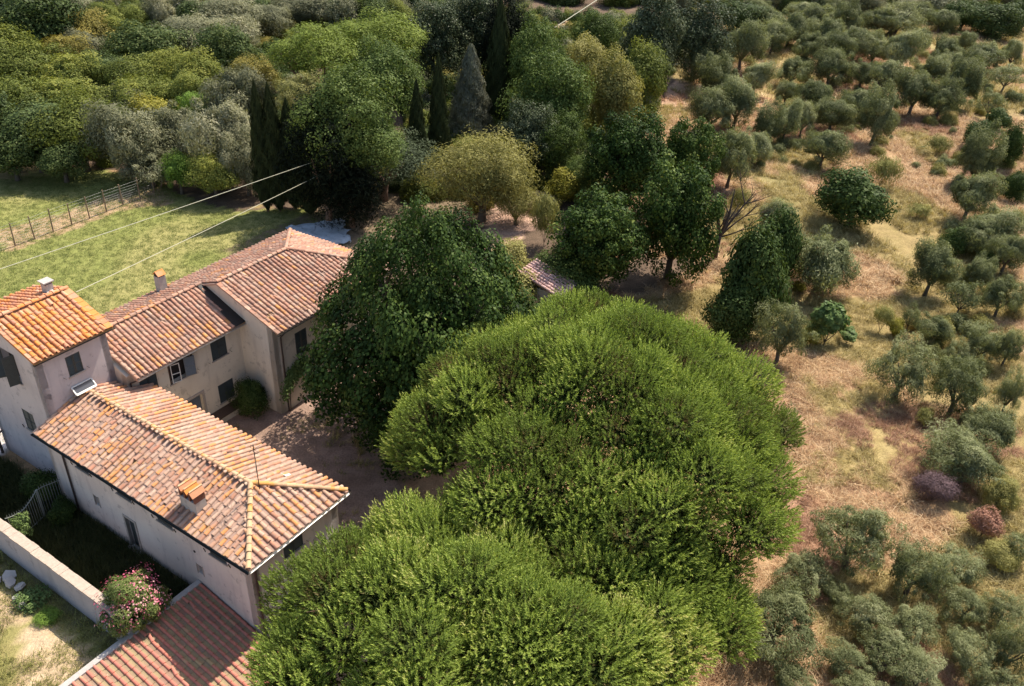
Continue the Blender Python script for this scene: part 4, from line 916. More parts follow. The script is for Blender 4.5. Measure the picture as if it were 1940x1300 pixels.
pans_obj(pn+pn2, tow, MAT['pan_tower'], [pan_template(.19)])
place_tiles(cv+[c for c in cv2 if hole(c)], roof, MAT['tile_tower'], cam_ab, 300)
# flat verge tiles down both gable edges
vg = MB(); vg.obox((0,.2,.02), (.17,0,0), (0,.205,0), (0,0,.013)); vm = vg.mesh('verge_tile', MAT['tile_tower'])
vc = Vector((-3.3,0,1.05)).normalized(); nn = NY.cross(vc)
for b_, cnt in ((20.24, 9), (16.36, 9)):
    for j in range(cnt):
        R = Matrix.Identity(3); R.col[0] = NY; R.col[1] = vc; R.col[2] = nn
        Mx = (R @ Matrix.Rotation(random.gauss(0,.02),3,'Z') @ Matrix.Rotation(-.05,3,'X')).to_4x4(); Mx.translation = Vector((-36.3,b_,8.25))+vc*(j*.375)+nn*.05
        o = bpy.data.objects.new('verge_tile', vm); C.objects.link(o); o.parent = roof; o.matrix_local = Mx
place_tiles(ridge_line((-39.6,16.2,9.36), (-39.6,20.3,9.36)), roof, MAT['tile_tower'], cam_ab, 300, 'ridge_tile', RT)
mb = MB(); gutter(mb, E_(-36.32,16.15,8.2), E_(-36.32,20.45,8.2), (1,0,0), .07); mb.build('gutter', MAT['gutter_dark'], tow)
ch = MB(); ch.box(-40.70,-40.28,19.62,20.02,8.8,9.55); ch.box(-40.5,-39.95,19.6,19.95,9.1,9.22)
chim = ch.build('chimney', MAT['plaster_old'], tow)
ch = MB(); ch.box(-40.78,-40.2,19.54,20.1,9.66,9.72); ch.build('chimney_cap', MAT['rubble'], chim)
ch = MB()
for x in (-40.66,-40.32):
    for y in (19.66,19.98): ch.box(x-.03,x+.03,y-.03,y+.03,9.55,9.66)
ch.build('cap_legs', MAT['brick'], chim)
mb = MB(); hooks(mb, (-36.6,17.8,6.7), NY, .77, NX); hooks(mb, (-39.36,16.35,3.1), NX, .98, -NY); mb.build('shutter_hooks', MAT['iron'], tow)
settle(tow, -39.6, 18.2)

pan = building('solar_panel', 'small white-framed dark panel mounted low on the tower wall above the wing roof', 'solar panel')
t0, t1, l0, l1 = Vector((-36.55,17.70,PZ[0])), Vector((-36.55,18.78,PZ[0])), Vector((-36.15,17.66,PZ[1])), Vector((-36.15,18.74,PZ[1]))
def fr(mb, p, q, w):
    p = Vector(p); q = Vector(q); d = (q-p)
    nrm = (t1-t0).cross(l0-t0).normalized(); s = d.normalized().cross(nrm)*w
    mb.prism([p-s, q-s, q+s, p+s], nrm*-.04)
mb = MB(); fr(mb, t0, t1, .03); fr(mb, l0, l1, .055); fr(mb, t0, l0, .03); fr(mb, t1, l1, .03)
mb.tube([l0+Vector((.02,.1,0)), Vector((-36.55,17.72,PZ[1]-.25))], .02, 5); mb.tube([l1+Vector((.02,-.1,0)), Vector((-36.55,18.62,PZ[1]-.25))], .02, 5)
mb.build('frame', MAT['white'], pan)
mb = MB(); mb.prism([t0, l0, l1, t1], (t1-t0).cross(l0-t0).normalized()*.02); mb.build('panel', MAT['glass'], pan)
settle(pan, -36.3, 18.2, PZ[1])

# ---- main house
house = building('main_house', 'cream main farmhouse with stepped rosy tile roofs and green shutters round the courtyard')
mb = MB()
mops = [(.61,1.65,3.8,5.09),(2.36,3.96,3.79,5.03),(5.21,6.28,3.79,5.08),(5.25,6.34,.79,2.04),(2.83,4.15,0,2.2)]
wall(mb, (-35.65,20.1), (-35.65,27.43), -.4, 5.62, mops, .45, (-1,0))
wall(mb, (-41.35,20.1), (-35.65,20.1), -.4, 5.6, (), .3, (0,1))
mb.prism([(-35.65,20.1,5.6),(-41.35,20.1,5.6),(-38.4,20.1,6.75)], (0,.3,0))
wall(mb, (-32.9,27.43), (-32.9,37.1), -.4, 5.98, [(1.60,2.52,3.3,4.83)], .4, (-1,0))
mb.prism([(-32.9,27.43,-.4),(-32.9,27.43,5.98),(-37.0,27.43,7.36),(-41.35,27.43,5.66),(-41.35,27.43,-.4)], (0,.35,0))
wall(mb, (-32.9,37.1), (-41.35,37.1), -.4, 5.7, (), .35, (0,-1)); wall(mb, (-41.35,37.1), (-41.35,20.1), -.4, 5.62, (), .35, (1,0))
mb.build('wall', MAT['plaster_main'], house)
for k in (0, 2, 3):
    u0,u1,z0,z1 = mops[k]; window(house, (-35.65,20.1+u0,z0), NY, u1-u0, z1-z0, NX)
u0,u1,z0,z1 = mops[1]; w = window(house, (-35.65,20.1+u0,z0), NY, u1-u0, z1-z0, NX, 'none')
b0 = 20.1+u0
shutter_leaf('shutter', w, (-35.60,b0+.98,z0+.02), (.35,.94,0), .58, z1-z0-.03, (.94,-.35,0), 'shutter_grey')
g = MB()   # opened white casement of two panes
q0 = Vector((-35.60,b0+.12,z0+.03)); cu = Vector((.30,.95,0)); cw, chh = .50, z1-z0-.06
for a_, b2, c_, d_ in ((0,.045,0,chh),(cw-.045,cw,0,chh),(.045,cw-.045,0,.045),(.045,cw-.045,chh-.045,chh),(.045,cw-.045,chh*.46,chh*.46+.04)):
    g.obox(q0+cu*(a_+b2)/2+Vector((0,0,(c_+d_)/2)), cu*(b2-a_)/2, Vector((.95,-.3,0))*.018, Vector((0,0,(d_-c_)/2)))
cs = g.build('casement', MAT['white'], w)
g = MB(); g.box(-35.75,-35.62,b0,b0+.06,z0,z1); g.box(-35.75,-35.62,b0+u1-u0-.06,b0+u1-u0,z0,z1); g.build('window_frame', MAT['brown'], w)
window(house, (-32.9,27.43+1.6,3.3), NY, .92, 1.53, NX)
# louvred glass door in a stone surround
g = MB(); d0, d1 = 22.93, 24.25
g.box(-35.80,-35.60,d0-.14,d0,0,2.2); g.box(-35.80,-35.60,d1,d1+.14,0,2.2); g.box(-35.80,-35.60,d0-.14,d1+.14,2.2,2.36); g.box(-35.7,-35.2,d0-.2,d1+.2,-.1,.09)
g.build('door_surround', MAT['stone'], house)
dr = MB(); dr.box(-35.98,-35.95,d0,d1,.09,2.2); dr = dr.build('door', MAT['dark'], house)
for k in (0, 1): shutter_leaf('door_leaf', dr, (-35.9,d0+.02+k*.655,.1), (0,1,0), .62, 2.06, (1,0,0), 'shutter_grey')
# roofs
mb = MB()
slab(mb, [E_(-35.05,20.25,5.6),E_(-35.05,27.43,5.6),E_(-38.4,27.43,6.92),E_(-38.4,20.25,6.92)])
slab(mb, [E_(-32.25,27.3,5.9),E_(-32.25,37.45,5.9),E_(-37.0,32.7,7.48),E_(-37.0,27.3,7.48)])
slab(mb, [E_(-41.75,37.45,5.6),E_(-41.75,20.25,5.6),E_(-38.4,20.25,6.926),E_(-38.4,27.3,6.926),E_(-37.003,27.3,7.478),E_(-37.003,32.7,7.478)])
mb.prism([E_(-32.25,37.45,5.79),E_(-41.75,37.45,5.49),E_(-37.0,32.7,7.37)], (0,0,.1))
roof = mb.build('roof', MAT['pan'], house)
cv, pn = tiled_plane((-35.05,20.25,5.6), (0,1,0), (-3.35,0,1.32), [(0,0),(6.35,0),(6.95,3.55),(0,3.55)], .272, .345, rnd, 1.0)
cv2, pn2 = tiled_plane((-32.25,27.3,5.9), (0,1,0), (-4.75,0,1.58), [(.25,0),(10.15,0),(5.4,4.95),(.25,4.95)], .29, .345, rnd, 1.0)
miss = [Vector((-33.35,28.0,6.3)), Vector((-34.2,33.0,6.6)), Vector((-34.0,32.8,6.5))]
cv2 = [m for m in cv2 if all((m.translation-q).length > .22 for q in miss)]
hole = lambda m: not (-41.75 < m.translation.x < -40.95 and 26.3 < m.translation.y < 27.0)
L3 = math.hypot(4.75,1.88)
cv3, pn3 = tiled_plane((-41.75,37.45,5.6), (0,-1,0), (4.75,0,1.88), [(0,0),(17.2,0),(17.2,3.55),(10.15,3.55),(10.15,L3),(4.75,L3)], .30, .36, rnd, .9)
ue = Vector((-9.5,0,-.3)); cv4, pn4 = tiled_plane((-32.25,37.45,5.89), ue, Vector((0,-4.75,1.73)), [(0,0),(9.5,0),(4.75,5.05)], .30, .36, rnd, .9)
pans_obj(pn+pn2+[p for p in pn3 if hole(p)]+pn4, house, MAT['pan'], [pan_template(.17)])
place_tiles(cv+cv2+[c for c in cv3 if hole(c)]+cv4, roof, MAT['tile_main'], cam_ab, 300)
rd = ridge_line((-38.4,20.3,6.98), (-38.4,27.3,6.98))+ridge_line((-37.0,27.35,7.54), (-37.0,32.7,7.54))+ridge_line((-32.3,37.4,5.97),(-37.0,32.7,7.55))+ridge_line((-41.7,37.4,5.67),(-37.0,32.7,7.55))
place_tiles(rd, roof, MAT['tile_main'], cam_ab, 300, 'ridge_tile', RT)
vm = vg.mesh('verge_tile', MAT['tile_main']); vc = Vector((-4.75,0,1.58)).normalized(); nn = NY.cross(vc)
for j in range(13):
    R = Matrix.Identity(3); R.col[0] = NY; R.col[1] = vc; R.col[2] = nn
    Mx = (R @ Matrix.Rotation(random.gauss(0,.02),3,'Z') @ Matrix.Rotation(-.05,3,'X')).to_4x4(); Mx.translation = Vector((-32.25,27.42,5.9))+vc*(j*.38)+nn*.05
    o = bpy.data.objects.new('verge_tile', vm); C.objects.link(o); o.parent = roof; o.matrix_local = Mx
# dark bituminous strip where the lower roof meets the taller gable
mb = MB(); mb.prism([E_(-35.0,26.62,5.66),E_(-35.0,27.42,5.66),E_(-38.35,27.42,6.99),E_(-38.35,27.05,6.99)], (0,0,.02)); mb.build('flashing', MAT['iron'], roof)
mb = MB(); gutter(mb, E_(-35.07,20.3,5.54), E_(-35.07,27.4,5.54), (1,0,0), .065); mb.build('gutter', MAT['gutter_light'], house)
mb = MB(); gutter(mb, E_(-32.27,27.25,5.84), E_(-32.27,37.5,5.84), (1,0,0), .065); mb.build('gutter', MAT['gutter_dark'], house)
mb = MB(); mb.tube([(-32.3,27.9,5.75),(-32.8,27.91,5.2),(-32.8,27.91,0)], .05, 8); mb.build('downpipe', MAT['pipe_brown'], house)
mb = MB(); mb.tube([(-35.1,20.35,5.5),(-35.58,20.2,5.2),(-35.58,20.2,4.9)], .045, 8); mb.build('downpipe', MAT['pipe_brown'], house)
mb = MB()
for k in range(4): u0,u1,z0,z1 = mops[k]; hooks(mb, (-35.65,20.1+u0,z0+.15), NY, u1-u0, NX)
hooks(mb, (-32.9,29.03,3.5), NY, .92, NX)
mb.build('shutter_hooks', MAT['iron'], house)
ch = MB(); ch.box(-41.45,-41.0,26.42,26.90,5.5,6.85); chim = ch.build('chimney', MAT['plaster_old'], house)
ch = MB(); ch.box(-41.42,-41.03,26.45,26.87,6.85,7.0); ch.build('chimney_throat', MAT['dark'], chim)
for s in (-1, 1):
    t = MB(); t.obox((-41.225+s*.13,26.66,7.06), Vector((.15,0,-.13*s)), (0,.27,0), Vector((.012*s,0,.013))); t.build('cap_tile', MAT['tile_tower'], chim)
settle(house, -36.5, 27.5)

bench = building('masonry_bench', 'low plastered masonry bench against the courtyard wall beside the dark bush', 'bench')
mb = MB(); mb.box(-35.63,-34.95,24.5,27.38,-.05,.42); mb.build('base', MAT['plaster_main'], bench)
mb = MB(); mb.box(-35.63,-34.88,24.43,27.39,.42,.50); mb.build('slab_top', MAT['brown'], bench); settle(bench, -35.3, 26)

# ---- shed with the bright red tile roof in front of the wing
shed = building('red_roofed_shed', 'sunken lean-to shed with bright red tiled roof at the bottom edge', 'shed')
za = lambda a: .8-.25*(a+25.75)
mb = MB()
slab(mb, [E_(-18.5,6.5,za(-18.5)),E_(-18.5,15.70,za(-18.5)),E_(-25.75,15.70,.8),E_(-25.75,6.5,.8)], .12)
roof = mb.build('roof', MAT['pan_moss'], shed); L4 = math.hypot(7.25,7.25*.25)
cv, pn = tiled_plane((-18.5,6.5,za(-18.5)), (0,1,0), (-1,0,.25), [(0,0),(9.15,0),(9.15,L4),(0,L4)], .315, .375, rnd, .35)
place_tiles(cv, roof, MAT['tile_shed'], cam_ab, 300, 'tile', [tile_template(.45,.078,.062)])
pans_obj(pn, shed, MAT['pan_moss'], [pan_template(.235)])
mb = MB(); mb.box(-25.75,-18.9,6.6,6.9,-2.7,-.9); mb.box(-19.2,-18.9,6.9,15.4,-2.7,-1.15); mb.box(-25.74,-25.45,6.6,15.74,-2.7,.6)
mb.build('wall', MAT['plaster_yard'], shed)
mb = MB(); mb.box(-26.03,-25.76,6.5,15.74,-.3,.90); mb.build('coping', MAT['rubble'], shed); settle(shed, -22.2, 11)

# ---- yard wall
yw = building('yard_wall', 'long low plastered garden wall with rough tan coping, lower left', 'wall')
mb = MB(); wall(mb, (-50,11.95), (-25.95,11.95), -.4, 1.86, (), .36, (0,1)); mb.build('wall_body', MAT['plaster_yard'], yw)
mb = MB(); k = 0
a_ = -50.0
while a_ < -26.0:
    l = min(.55, -25.95-a_)
    mb.box(a_+.004, a_+l-.004, 11.90+.01*math.sin(k*2.1), 12.36+.01*math.sin(k*3.3), 1.86, 1.93+.008*math.sin(k*1.7)); a_ += l; k += 1
mb.build('coping', MAT['coping'], yw); settle(yw, -38, 12.1)

# ---- iron gate in the garden
gt = building('iron_gate', 'weathered iron gate with spiked bars beside the garden wall, left edge', 'gate')
gp0, gp1, gp2 = Vector((-35.3,12.45,0)), Vector((-35.95,14.42,0)), Vector((-36.15,15.7,0))
mb = MB(); mb.obox(gp1+Vector((0,0,.95)), (.045,0,0), (0,.045,0), (0,0,.98)); mb.obox(gp0+Vector((0,0,.8)), (.03,0,0), (0,.03,0), (0,0,.8)); mb.build('post', MAT['iron_grey'], gt)
for (p, q, n) in ((gp0, gp1, 15), (gp1, gp2, 9)):
    d = q-p
    top = lambda t: 1.55+.38*abs(2*t-1)**1.6 if n == 15 else 1.75+.15*math.cos(t*3)
    mb = MB(); mb.tube([p+d*(i/10)+Vector((0,0,top(i/10))) for i in range(11)], .022, 5); mb.tube([p+Vector((0,0,.25)), q+Vector((0,0,.25))], .02, 5); mb.build('rail', MAT['iron_grey'], gt)
    for i in range(1, n):
        b = MB(); t = i/n; h = top(t)
        b.tube([p+d*t+Vector((0,0,.12)), p+d*t+Vector((0,0,h+.10)), p+d*t+Vector((0,0,h+.20))], [.013,.013,.002], 4); b.build('bar', MAT['iron_grey'], gt)
settle(gt, -35.8, 14)

# ---- small outbuilding among the trees
ob = building('tiled_outbuilding', 'small outbuilding with pink tiled roof half hidden by vines among trees', 'outbuilding')
mb = MB(); mb.box(-28.4,-25.3,46.2,48.2,-.2,2.3); mb.build('wall', MAT['plaster_main'], ob)
mb = MB(); slab(mb, [E_(-25.0,45.95,2.3),E_(-25.0,48.35,2.3),E_(-28.3,48.35,3.15),E_(-28.3,45.95,3.15)]); roof = mb.build('roof', MAT['pan'], ob)
cv, pn = tiled_plane((-25.0,45.95,2.3), (0,1,0), (-3.3,0,.85), [(0,0),(2.4,0),(2.4,3.4),(0,3.4)], .33, .4, rnd, .8)
place_tiles(cv, roof, MAT['tile_old'], cam_ab, 300, 'tile', [tile_template(.48,.12,.10)]); pans_obj(pn, ob, MAT['pan'], [pan_template(.2)])
settle(ob, -26.7, 47)

# ------------------------------------------------------------------ fence, wires, poles
fn = empty('wire_fence', (-35.6, 65.5, 0), 0, 'wooden post and wire fence crossing the lawn at upper left', 'fence')
FP = [(-41.0,56.2),(-39.95,58.4),(-38.99,59.99),(-38.08,61.29),(-37.34,62.77),(-36.45,64.15),(-35.58,65.49),(-34.76,66.89),(-33.88,68.25),(-32.97,69.65),(-32.34,71.2)]
HT = [1.95,2.0,1.93,2.01,2.0,1.93,1.97,2.01,2.01,2.06,2.04]
o0 = Vector((-35.6, 65.5, 0)); rf = random.Random(5)
for i, ((x, y), h) in enumerate(zip(FP, HT)):
    b = MB(); l = Vector((rf.uniform(-.06,.06), rf.uniform(-.06,.06), h)); p = Vector((x, y, -.2))-o0
    b.tube([p, p+l*.6, p+l+Vector((0,0,.2))], [.062,.055,.048], 7); b.build('post', MAT['wood_post'], fn)
for z in (.15,.35,.55,.75,.95,1.15,1.35,1.6,1.85):
    b = MB(); b.tube([Vector((x, y, z+rf.uniform(-.02,.02)))-o0 for x, y in FP], .006, 4, cap=False); b.build('strand', MAT['wire_steel'], fn)
b = MB()
for i in range(len(FP)-1):
    p, q = Vector((*FP[i], 0))-o0, Vector((*FP[i+1], 0))-o0
    for k in range(9): c_ = p.lerp(q, k/9); b.tube([c_+Vector((0,0,.15)), c_+Vector((0,0,1.15))], .0035, 3, cap=False)
o = b.build('mesh_stays', MAT['wire_steel'], fn); o['kind'] = 'stuff'
for q in ((-32.2,72.35),(-31.45,73.1)):
    b = MB(); b.tube([Vector((*q,0))-o0, Vector((-31.8,72.9,1.75))-o0+Vector((0,0,0))], [.05,.04], 6); b.build('brace', MAT['wood_post'], fn)
def wire(p, q, sag, label, r=.020):
    p = Vector(p); q = Vector(q); mb = MB(); mb.tube([p.lerp(q, t/24)-p-Vector((0,0,sag*4*(t/24)*(1-t/24))) for t in range(25)], r, 5)
    o = mb.build('overhead_wire', MAT['wire'], None, loc=p); tag(o, label, 'wire', 'overhead wires')
    return o
wire((-35.4,28.1,9.55), (-15.9,66.8,5.87), .06, 'pale overhead wire crossing the lawn from the left edge, the upper one')
wire((-22.9,39.1,8.62), (-16.2,66.5,4.6), .05, 'pale overhead wire from the tower roof to the dark trees, the lower one')
wire((3.0,104.2,8.5), (21,157,8.6), .1, 'short stretch of overhead wire at the top edge above the tall trees', .04)
# crumpled sheet behind the house
n = 26; u = np.linspace(0, 1, n); U, V_ = np.meshgrid(u, u); U = U.ravel(); V_ = V_.ravel()
q = [np.array(c) for c in ((-19.2,65.6),(-15.0,67.6),(-13.4,63.4),(-16.6,61.8))]
XY = (q[0][None]*((1-U)*(1-V_))[:,None]+q[1][None]*(U*(1-V_))[:,None]+q[2][None]*(U*V_)[:,None]+q[3][None]*((1-U)*V_)[:,None])
XY = XY+(np.stack([vnoise(U*10,V_*10,1.3,21),vnoise(U*10,V_*10,1.1,22)],1)-.5)*.9
Z = .06+.30*vnoise(XY[:,0]*1.0,XY[:,1]*1.0,.55,23)*vnoise(XY[:,0],XY[:,1],1.7,24)+.08*np.random.default_rng(2).random(n*n)
I2 = np.arange(n*n).reshape(n,n); F2 = np.stack([I2[:-1,:-1],I2[:-1,1:],I2[1:,1:],I2[1:,:-1]],-1).reshape(-1,4)
o = link('ground_sheet', np_mesh('ground_sheet', np.stack([XY[:,0],XY[:,1],Z],1), F2, MAT['tarp'])); tag(o, 'crumpled pale blue-grey sheet lying on shaded ground behind the house', 'sheet')

# broken slabs in the yard
rr = random.Random(11)
spots = [(-33.75,11.25,.42),(-33.3,11.0,.38),(-33.9,10.7,.34),(-32.75,11.15,.40),(-32.3,10.75,.22),(-31.6,10.6,.18),(-34.3,10.9,.34)]
nm = ['largest upright slab nearest the wall','flat slab in the middle of the heap','outermost slab at the left edge','grey slab leaning towards the weeds','small square block amid the green weeds','smallest chunk lying in the shade','slab farthest into the left corner']
for k, (a_, b_, s_) in enumerate(spots):
    b = MB(); pts = [(math.cos(t)*s_*rr.uniform(.6,1), math.sin(t)*s_*rr.uniform(.5,.9), 0) for t in (0,1.1,2.3,3.3,4.2,5.3)]
    b.prism([Vector(p_) for p_ in pts], (0,0,.12+.08*rr.random()))
    o = b.build('concrete_slab', MAT['rubble'], None, loc=W(a_, b_, .12), rot=(rr.uniform(-.5,.5), rr.uniform(-.5,.5), rr.uniform(0,3)))
    tag(o, 'broken concrete slab by the yard wall, '+nm[k], 'slab', 'broken slabs in the yard')
b = MB(); b.tube([(0,0,-.1),(0,0,1.3)], .07, 6); b.tube([(0,0,1.2),(.3,.1,1.5)], .05, 5)
tag(b.build('dark_stump', MAT['bark_dead'], None, loc=W(-42.4,16.0,0)), 'dark stump post beside the tower foot at the left edge', 'post')

# ------------------------------------------------------------------ foliage
def unit(v): return v/np.maximum(np.linalg.norm(v, axis=-1, keepdims=True), 1e-9)
def rand_dir(r, n, zmin=-1.0):
    z = r.uniform(zmin, 1, n); t = r.uniform(0, 2*np.pi, n); s = np.sqrt(1-z*z)
    return np.stack([s*np.cos(t), s*np.sin(t), z], 1)
def leaf_quads(r, P_, Nn, L, Wd, T=None, fold=.18):
    """diamond leaves at P_, facing Nn, long axis T (random when None)"""
    n = len(P_); Nn = unit(Nn)
    if T is None: T = rand_dir(r, n)
    T = unit(T-Nn*np.sum(T*Nn, 1, keepdims=True)); B = np.cross(Nn, T)
    L = np.broadcast_to(np.asarray(L, float), (n,))[:, None]; Wd = np.broadcast_to(np.asarray(Wd, float), (n,))[:, None]
    a = P_-T*L*.5; c = P_+T*L*.5; b = P_+B*Wd*.5+T*L*.08-Nn*L*fold*.5; d = P_-B*Wd*.5+T*L*.08-Nn*L*fold*.5
    V = np.stack([a, b, c, d], 1).reshape(-1, 3)
    return V, np.arange(n*4).reshape(n, 4)
def crown_leaves(seed, n, nclump, cr, L, Wd, shell=.72, zmin=-.55, up=.25, vary=.5, spray=0.0, jag=.0, top_light=0.0, outn=1.0, inner=.0, deform=.16):
    """leaves of one crown of radius 1 (sphere of clumps)"""
    r = np.random.default_rng(seed)
    # clump centres spread by farthest-point picking
    cand = rand_dir(r, nclump*8, zmin); C_ = [cand[0]]
    d = np.full(len(cand), 9.)
    for _ in range(nclump-1):
        d = np.minimum(d, np.linalg.norm(cand-C_[-1], axis=1)); C_.append(cand[np.argmax(d*r.uniform(.75, 1, len(d)))])
    C_ = np.array(C_); crr = r.uniform(cr[0], cr[1], nclump)
    rad = (1-crr)*r.uniform(shell-.1, 1.12, nclump); ctr = C_*rad[:, None]
    if inner > 0:
        k = int(nclump*inner); ic = rand_dir(r, k, zmin)*r.uniform(.1, .55, (k, 1)); ctr = np.concatenate([ctr, ic]); crr = np.concatenate([crr, r.uniform(cr[0], cr[1], k)*1.2]); C_ = np.concatenate([C_, unit(ic)])
    cv = r.random(len(ctr))
    w = crr**2; k = r.choice(len(ctr), n, p=w/w.sum())
    D = rand_dir(r, n); u = .45+.55*r.uniform(0, 1, n)**.4; u = u+(u > .8)*r.exponential(.10, n)
    out = unit(C_[k]); keep = (np.sum(D*out, 1) > -.45-r.random(n)*.6)
    k, D, u, out = k[keep], D[keep], u[keep], out[keep]; n = len(k)
    lump = 1+jag*np.sin(D[:, 0]*7+k*1.7)*np.cos(D[:, 1]*6+k)*np.sin(D[:, 2]*5+k*2.3)
    Q = ctr[k]+D*(crr[k]*u*lump)[:, None]
    if deform > 0:
        ph = r.uniform(0, 6.28, 6); dd = unit(Q)
        g = 1+deform*(np.sin(dd[:,0]*2.6+ph[0])*np.cos(dd[:,1]*2.3+ph[1])+.6*np.sin(dd[:,2]*3.5+ph[2]+dd[:,0]*2)+.5*np.sin(dd[:,1]*5+ph[3])*np.sin(dd[:,0]*5+ph[4]))
        Q = Q*g[:,None]
    Q = Q/np.percentile(np.linalg.norm(Q, axis=1), 93)
    Nn = D*outn+out*.4+np.array([0, 0, up])+r.normal(0, .45, (n, 3))
    T = None
    if spray > 0: T = D*.6+np.array([0, 0, 1.0])*spray+r.normal(0, .45, (n, 3))
    s = r.uniform(.7, 1.3, n)
    V, F_ = leaf_quads(r, Q, Nn, L*s, Wd*s, T)
    v = np.clip(cv[k]*vary*.6+r.random(n)*(1-vary*.6)*.85+top_light*(u-.7), 0, 1)
    return V, F_, np.repeat(v, 4)

def trunk_mesh(name, mat, seed, limbs=5, lean=.12, r0=.075, low=.38, spread=.55, sub=2):
    """unit trunk: z 0..1 reaches into the crown, limbs fan out"""
    rr = random.Random(seed); mb = MB(); lx, ly = rr.uniform(-lean, lean), rr.uniform(-lean, lean)
    mid = Vector((lx*.5, ly*.5, low)); pts = [Vector((0,0,-.06)), Vector((lx*.15, ly*.2, low*.4)), mid]
    mb.tube(pts, [r0*1.35, r0, r0*.85], 7)
    for i in range(limbs):
        t = 2*math.pi*(i+rr.random()*.6)/limbs; e = Vector((math.cos(t)*spread*rr.uniform(.6,1.1), math.sin(t)*spread*rr.uniform(.6,1.1), low+(1-low)*rr.uniform(.65,1.2)))
        m1 = mid.lerp(e, .5)+Vector((rr.uniform(-.06,.06), rr.uniform(-.06,.06), -.03))
        mb.tube([mid-Vector((0,0,.02)), m1, e], [r0*.6, r0*.38, r0*.12], 5)
        for k in range(sub):
            a = m1.lerp(e, rr.uniform(.1,.6)); f = a+Vector((rr.uniform(-.25,.25), rr.uniform(-.25,.25), rr.uniform(.05,.25)))
            mb.tube([a, f], [r0*.22, r0*.05], 4)
    return mb.mesh(name, mat, True)

SPEC = {  # kind: (variants, dict for crown_leaves, trunk kwargs, bark)
 'olive': (7, dict(n=20000, nclump=26, cr=(.14,.38), L=.090, Wd=.023, spray=.9, vary=.75, jag=.3, zmin=-.5, inner=.1, deform=.24), dict(limbs=5), 'bark'),
 'olive_near': (5, dict(n=15000, nclump=46, cr=(.09,.27), L=.085, Wd=.017, spray=1.5, vary=.7, jag=.3, zmin=-.55, inner=.12, deform=.26), dict(limbs=6), 'bark'),
 'sparse': (2, dict(n=3600, nclump=13, cr=(.20,.34), L=.11, Wd=.034, spray=.8, vary=.5, zmin=-.3), dict(limbs=6, r0=.05, spread=.8, sub=4), 'bark'),
 'oak': (3, dict(n=20000, nclump=42, cr=(.20,.32), L=.070, Wd=.045, vary=.55, zmin=-.6, inner=.3), dict(limbs=5), 'bark'),
 'mixed': (5, dict(n=22000, nclump=34, cr=(.15,.36), L=.066, Wd=.034, vary=.6, spray=.3, zmin=-.6, inner=.25), dict(limbs=5), 'bark'),
 'robinia': (3, dict(n=30000, nclump=60, cr=(.14,.28), L=.052, Wd=.030, vary=.5, spray=.3, zmin=-.7, jag=.2, inner=.3), dict(limbs=6, low=.45), 'bark'),
 'oakgrey': (2, dict(n=24000, nclump=60, cr=(.14,.26), L=.055, Wd=.034, vary=.6, zmin=-.8, jag=.15, inner=.3), dict(limbs=6, low=.4), 'bark'),
 'laurel': (3, dict(n=13000, nclump=22, cr=(.26,.42), L=.10, Wd=.05, vary=.5, zmin=-.7, inner=.25), dict(limbs=5, low=.2, r0=.05), 'bark'),
 'shrub': (3, dict(n=7000, nclump=16, cr=(.28,.42), L=.12, Wd=.055, vary=.5, zmin=-.6, inner=.2), dict(limbs=6, low=.12, r0=.035), 'bark'),
 'twig': (1, dict(n=6000, nclump=16, cr=(.3,.45), L=.22, Wd=.014, vary=.5, spray=.9, zmin=-.3), dict(limbs=8, low=.1, r0=.03, sub=5), 'bark_dead'),
 'weed': (2, dict(n=3000, nclump=14, cr=(.3,.5), L=.26, Wd=.03, vary=.5, spray=1.4, zmin=-.3), dict(limbs=6, low=.1, r0=.02), 'bark'),
 'fig': (2, dict(n=2600, nclump=15, cr=(.22,.36), L=.20, Wd=.15, vary=.4, zmin=-.5, up=.8), dict(limbs=6, low=.15, r0=.04, spread=.8), 'bark'),
 'tamarisk': (2, dict(n=34000, nclump=46, cr=(.20,.32), L=.052, Wd=.016, vary=.4, spray=.9, jag=.15, zmin=-.6, inner=.3), dict(limbs=7, low=.25), 'bark'),
 'maple': (3, dict(n=30000, nclump=80, cr=(.12,.22), deform=.10, L=.052, Wd=.042, vary=.6, zmin=-.85, up=.35, inner=.35), dict(limbs=6, low=.3), 'bark'),
 'conifer': (2, dict(n=16000, nclump=60, cr=(.16,.28), L=.09, Wd=.022, vary=.4, zmin=-.95, inner=.6), dict(limbs=6, low=.3), 'bark_pine'),
 'cedar': (1, dict(n=20000, nclump=34, cr=(.16,.30), L=.075, Wd=.016, vary=.4, zmin=-.4, inner=.4), dict(limbs=7, low=.4), 'bark_pine'),
 'umbrella': (2, dict(n=16000, nclump=46, cr=(.18,.28), L=.070, Wd=.020, vary=.4, spray=.9, zmin=-.05, inner=.1), dict(limbs=7, low=.5, r0=.05, spread=.7), 'bark_pine'),
 'thinpine': (1, dict(n=8000, nclump=22, cr=(.18,.30), L=.085, Wd=.02, vary=.4, spray=.9, zmin=-.3), dict(limbs=7, low=.5, r0=.045, spread=.7), 'bark_pine'),
}
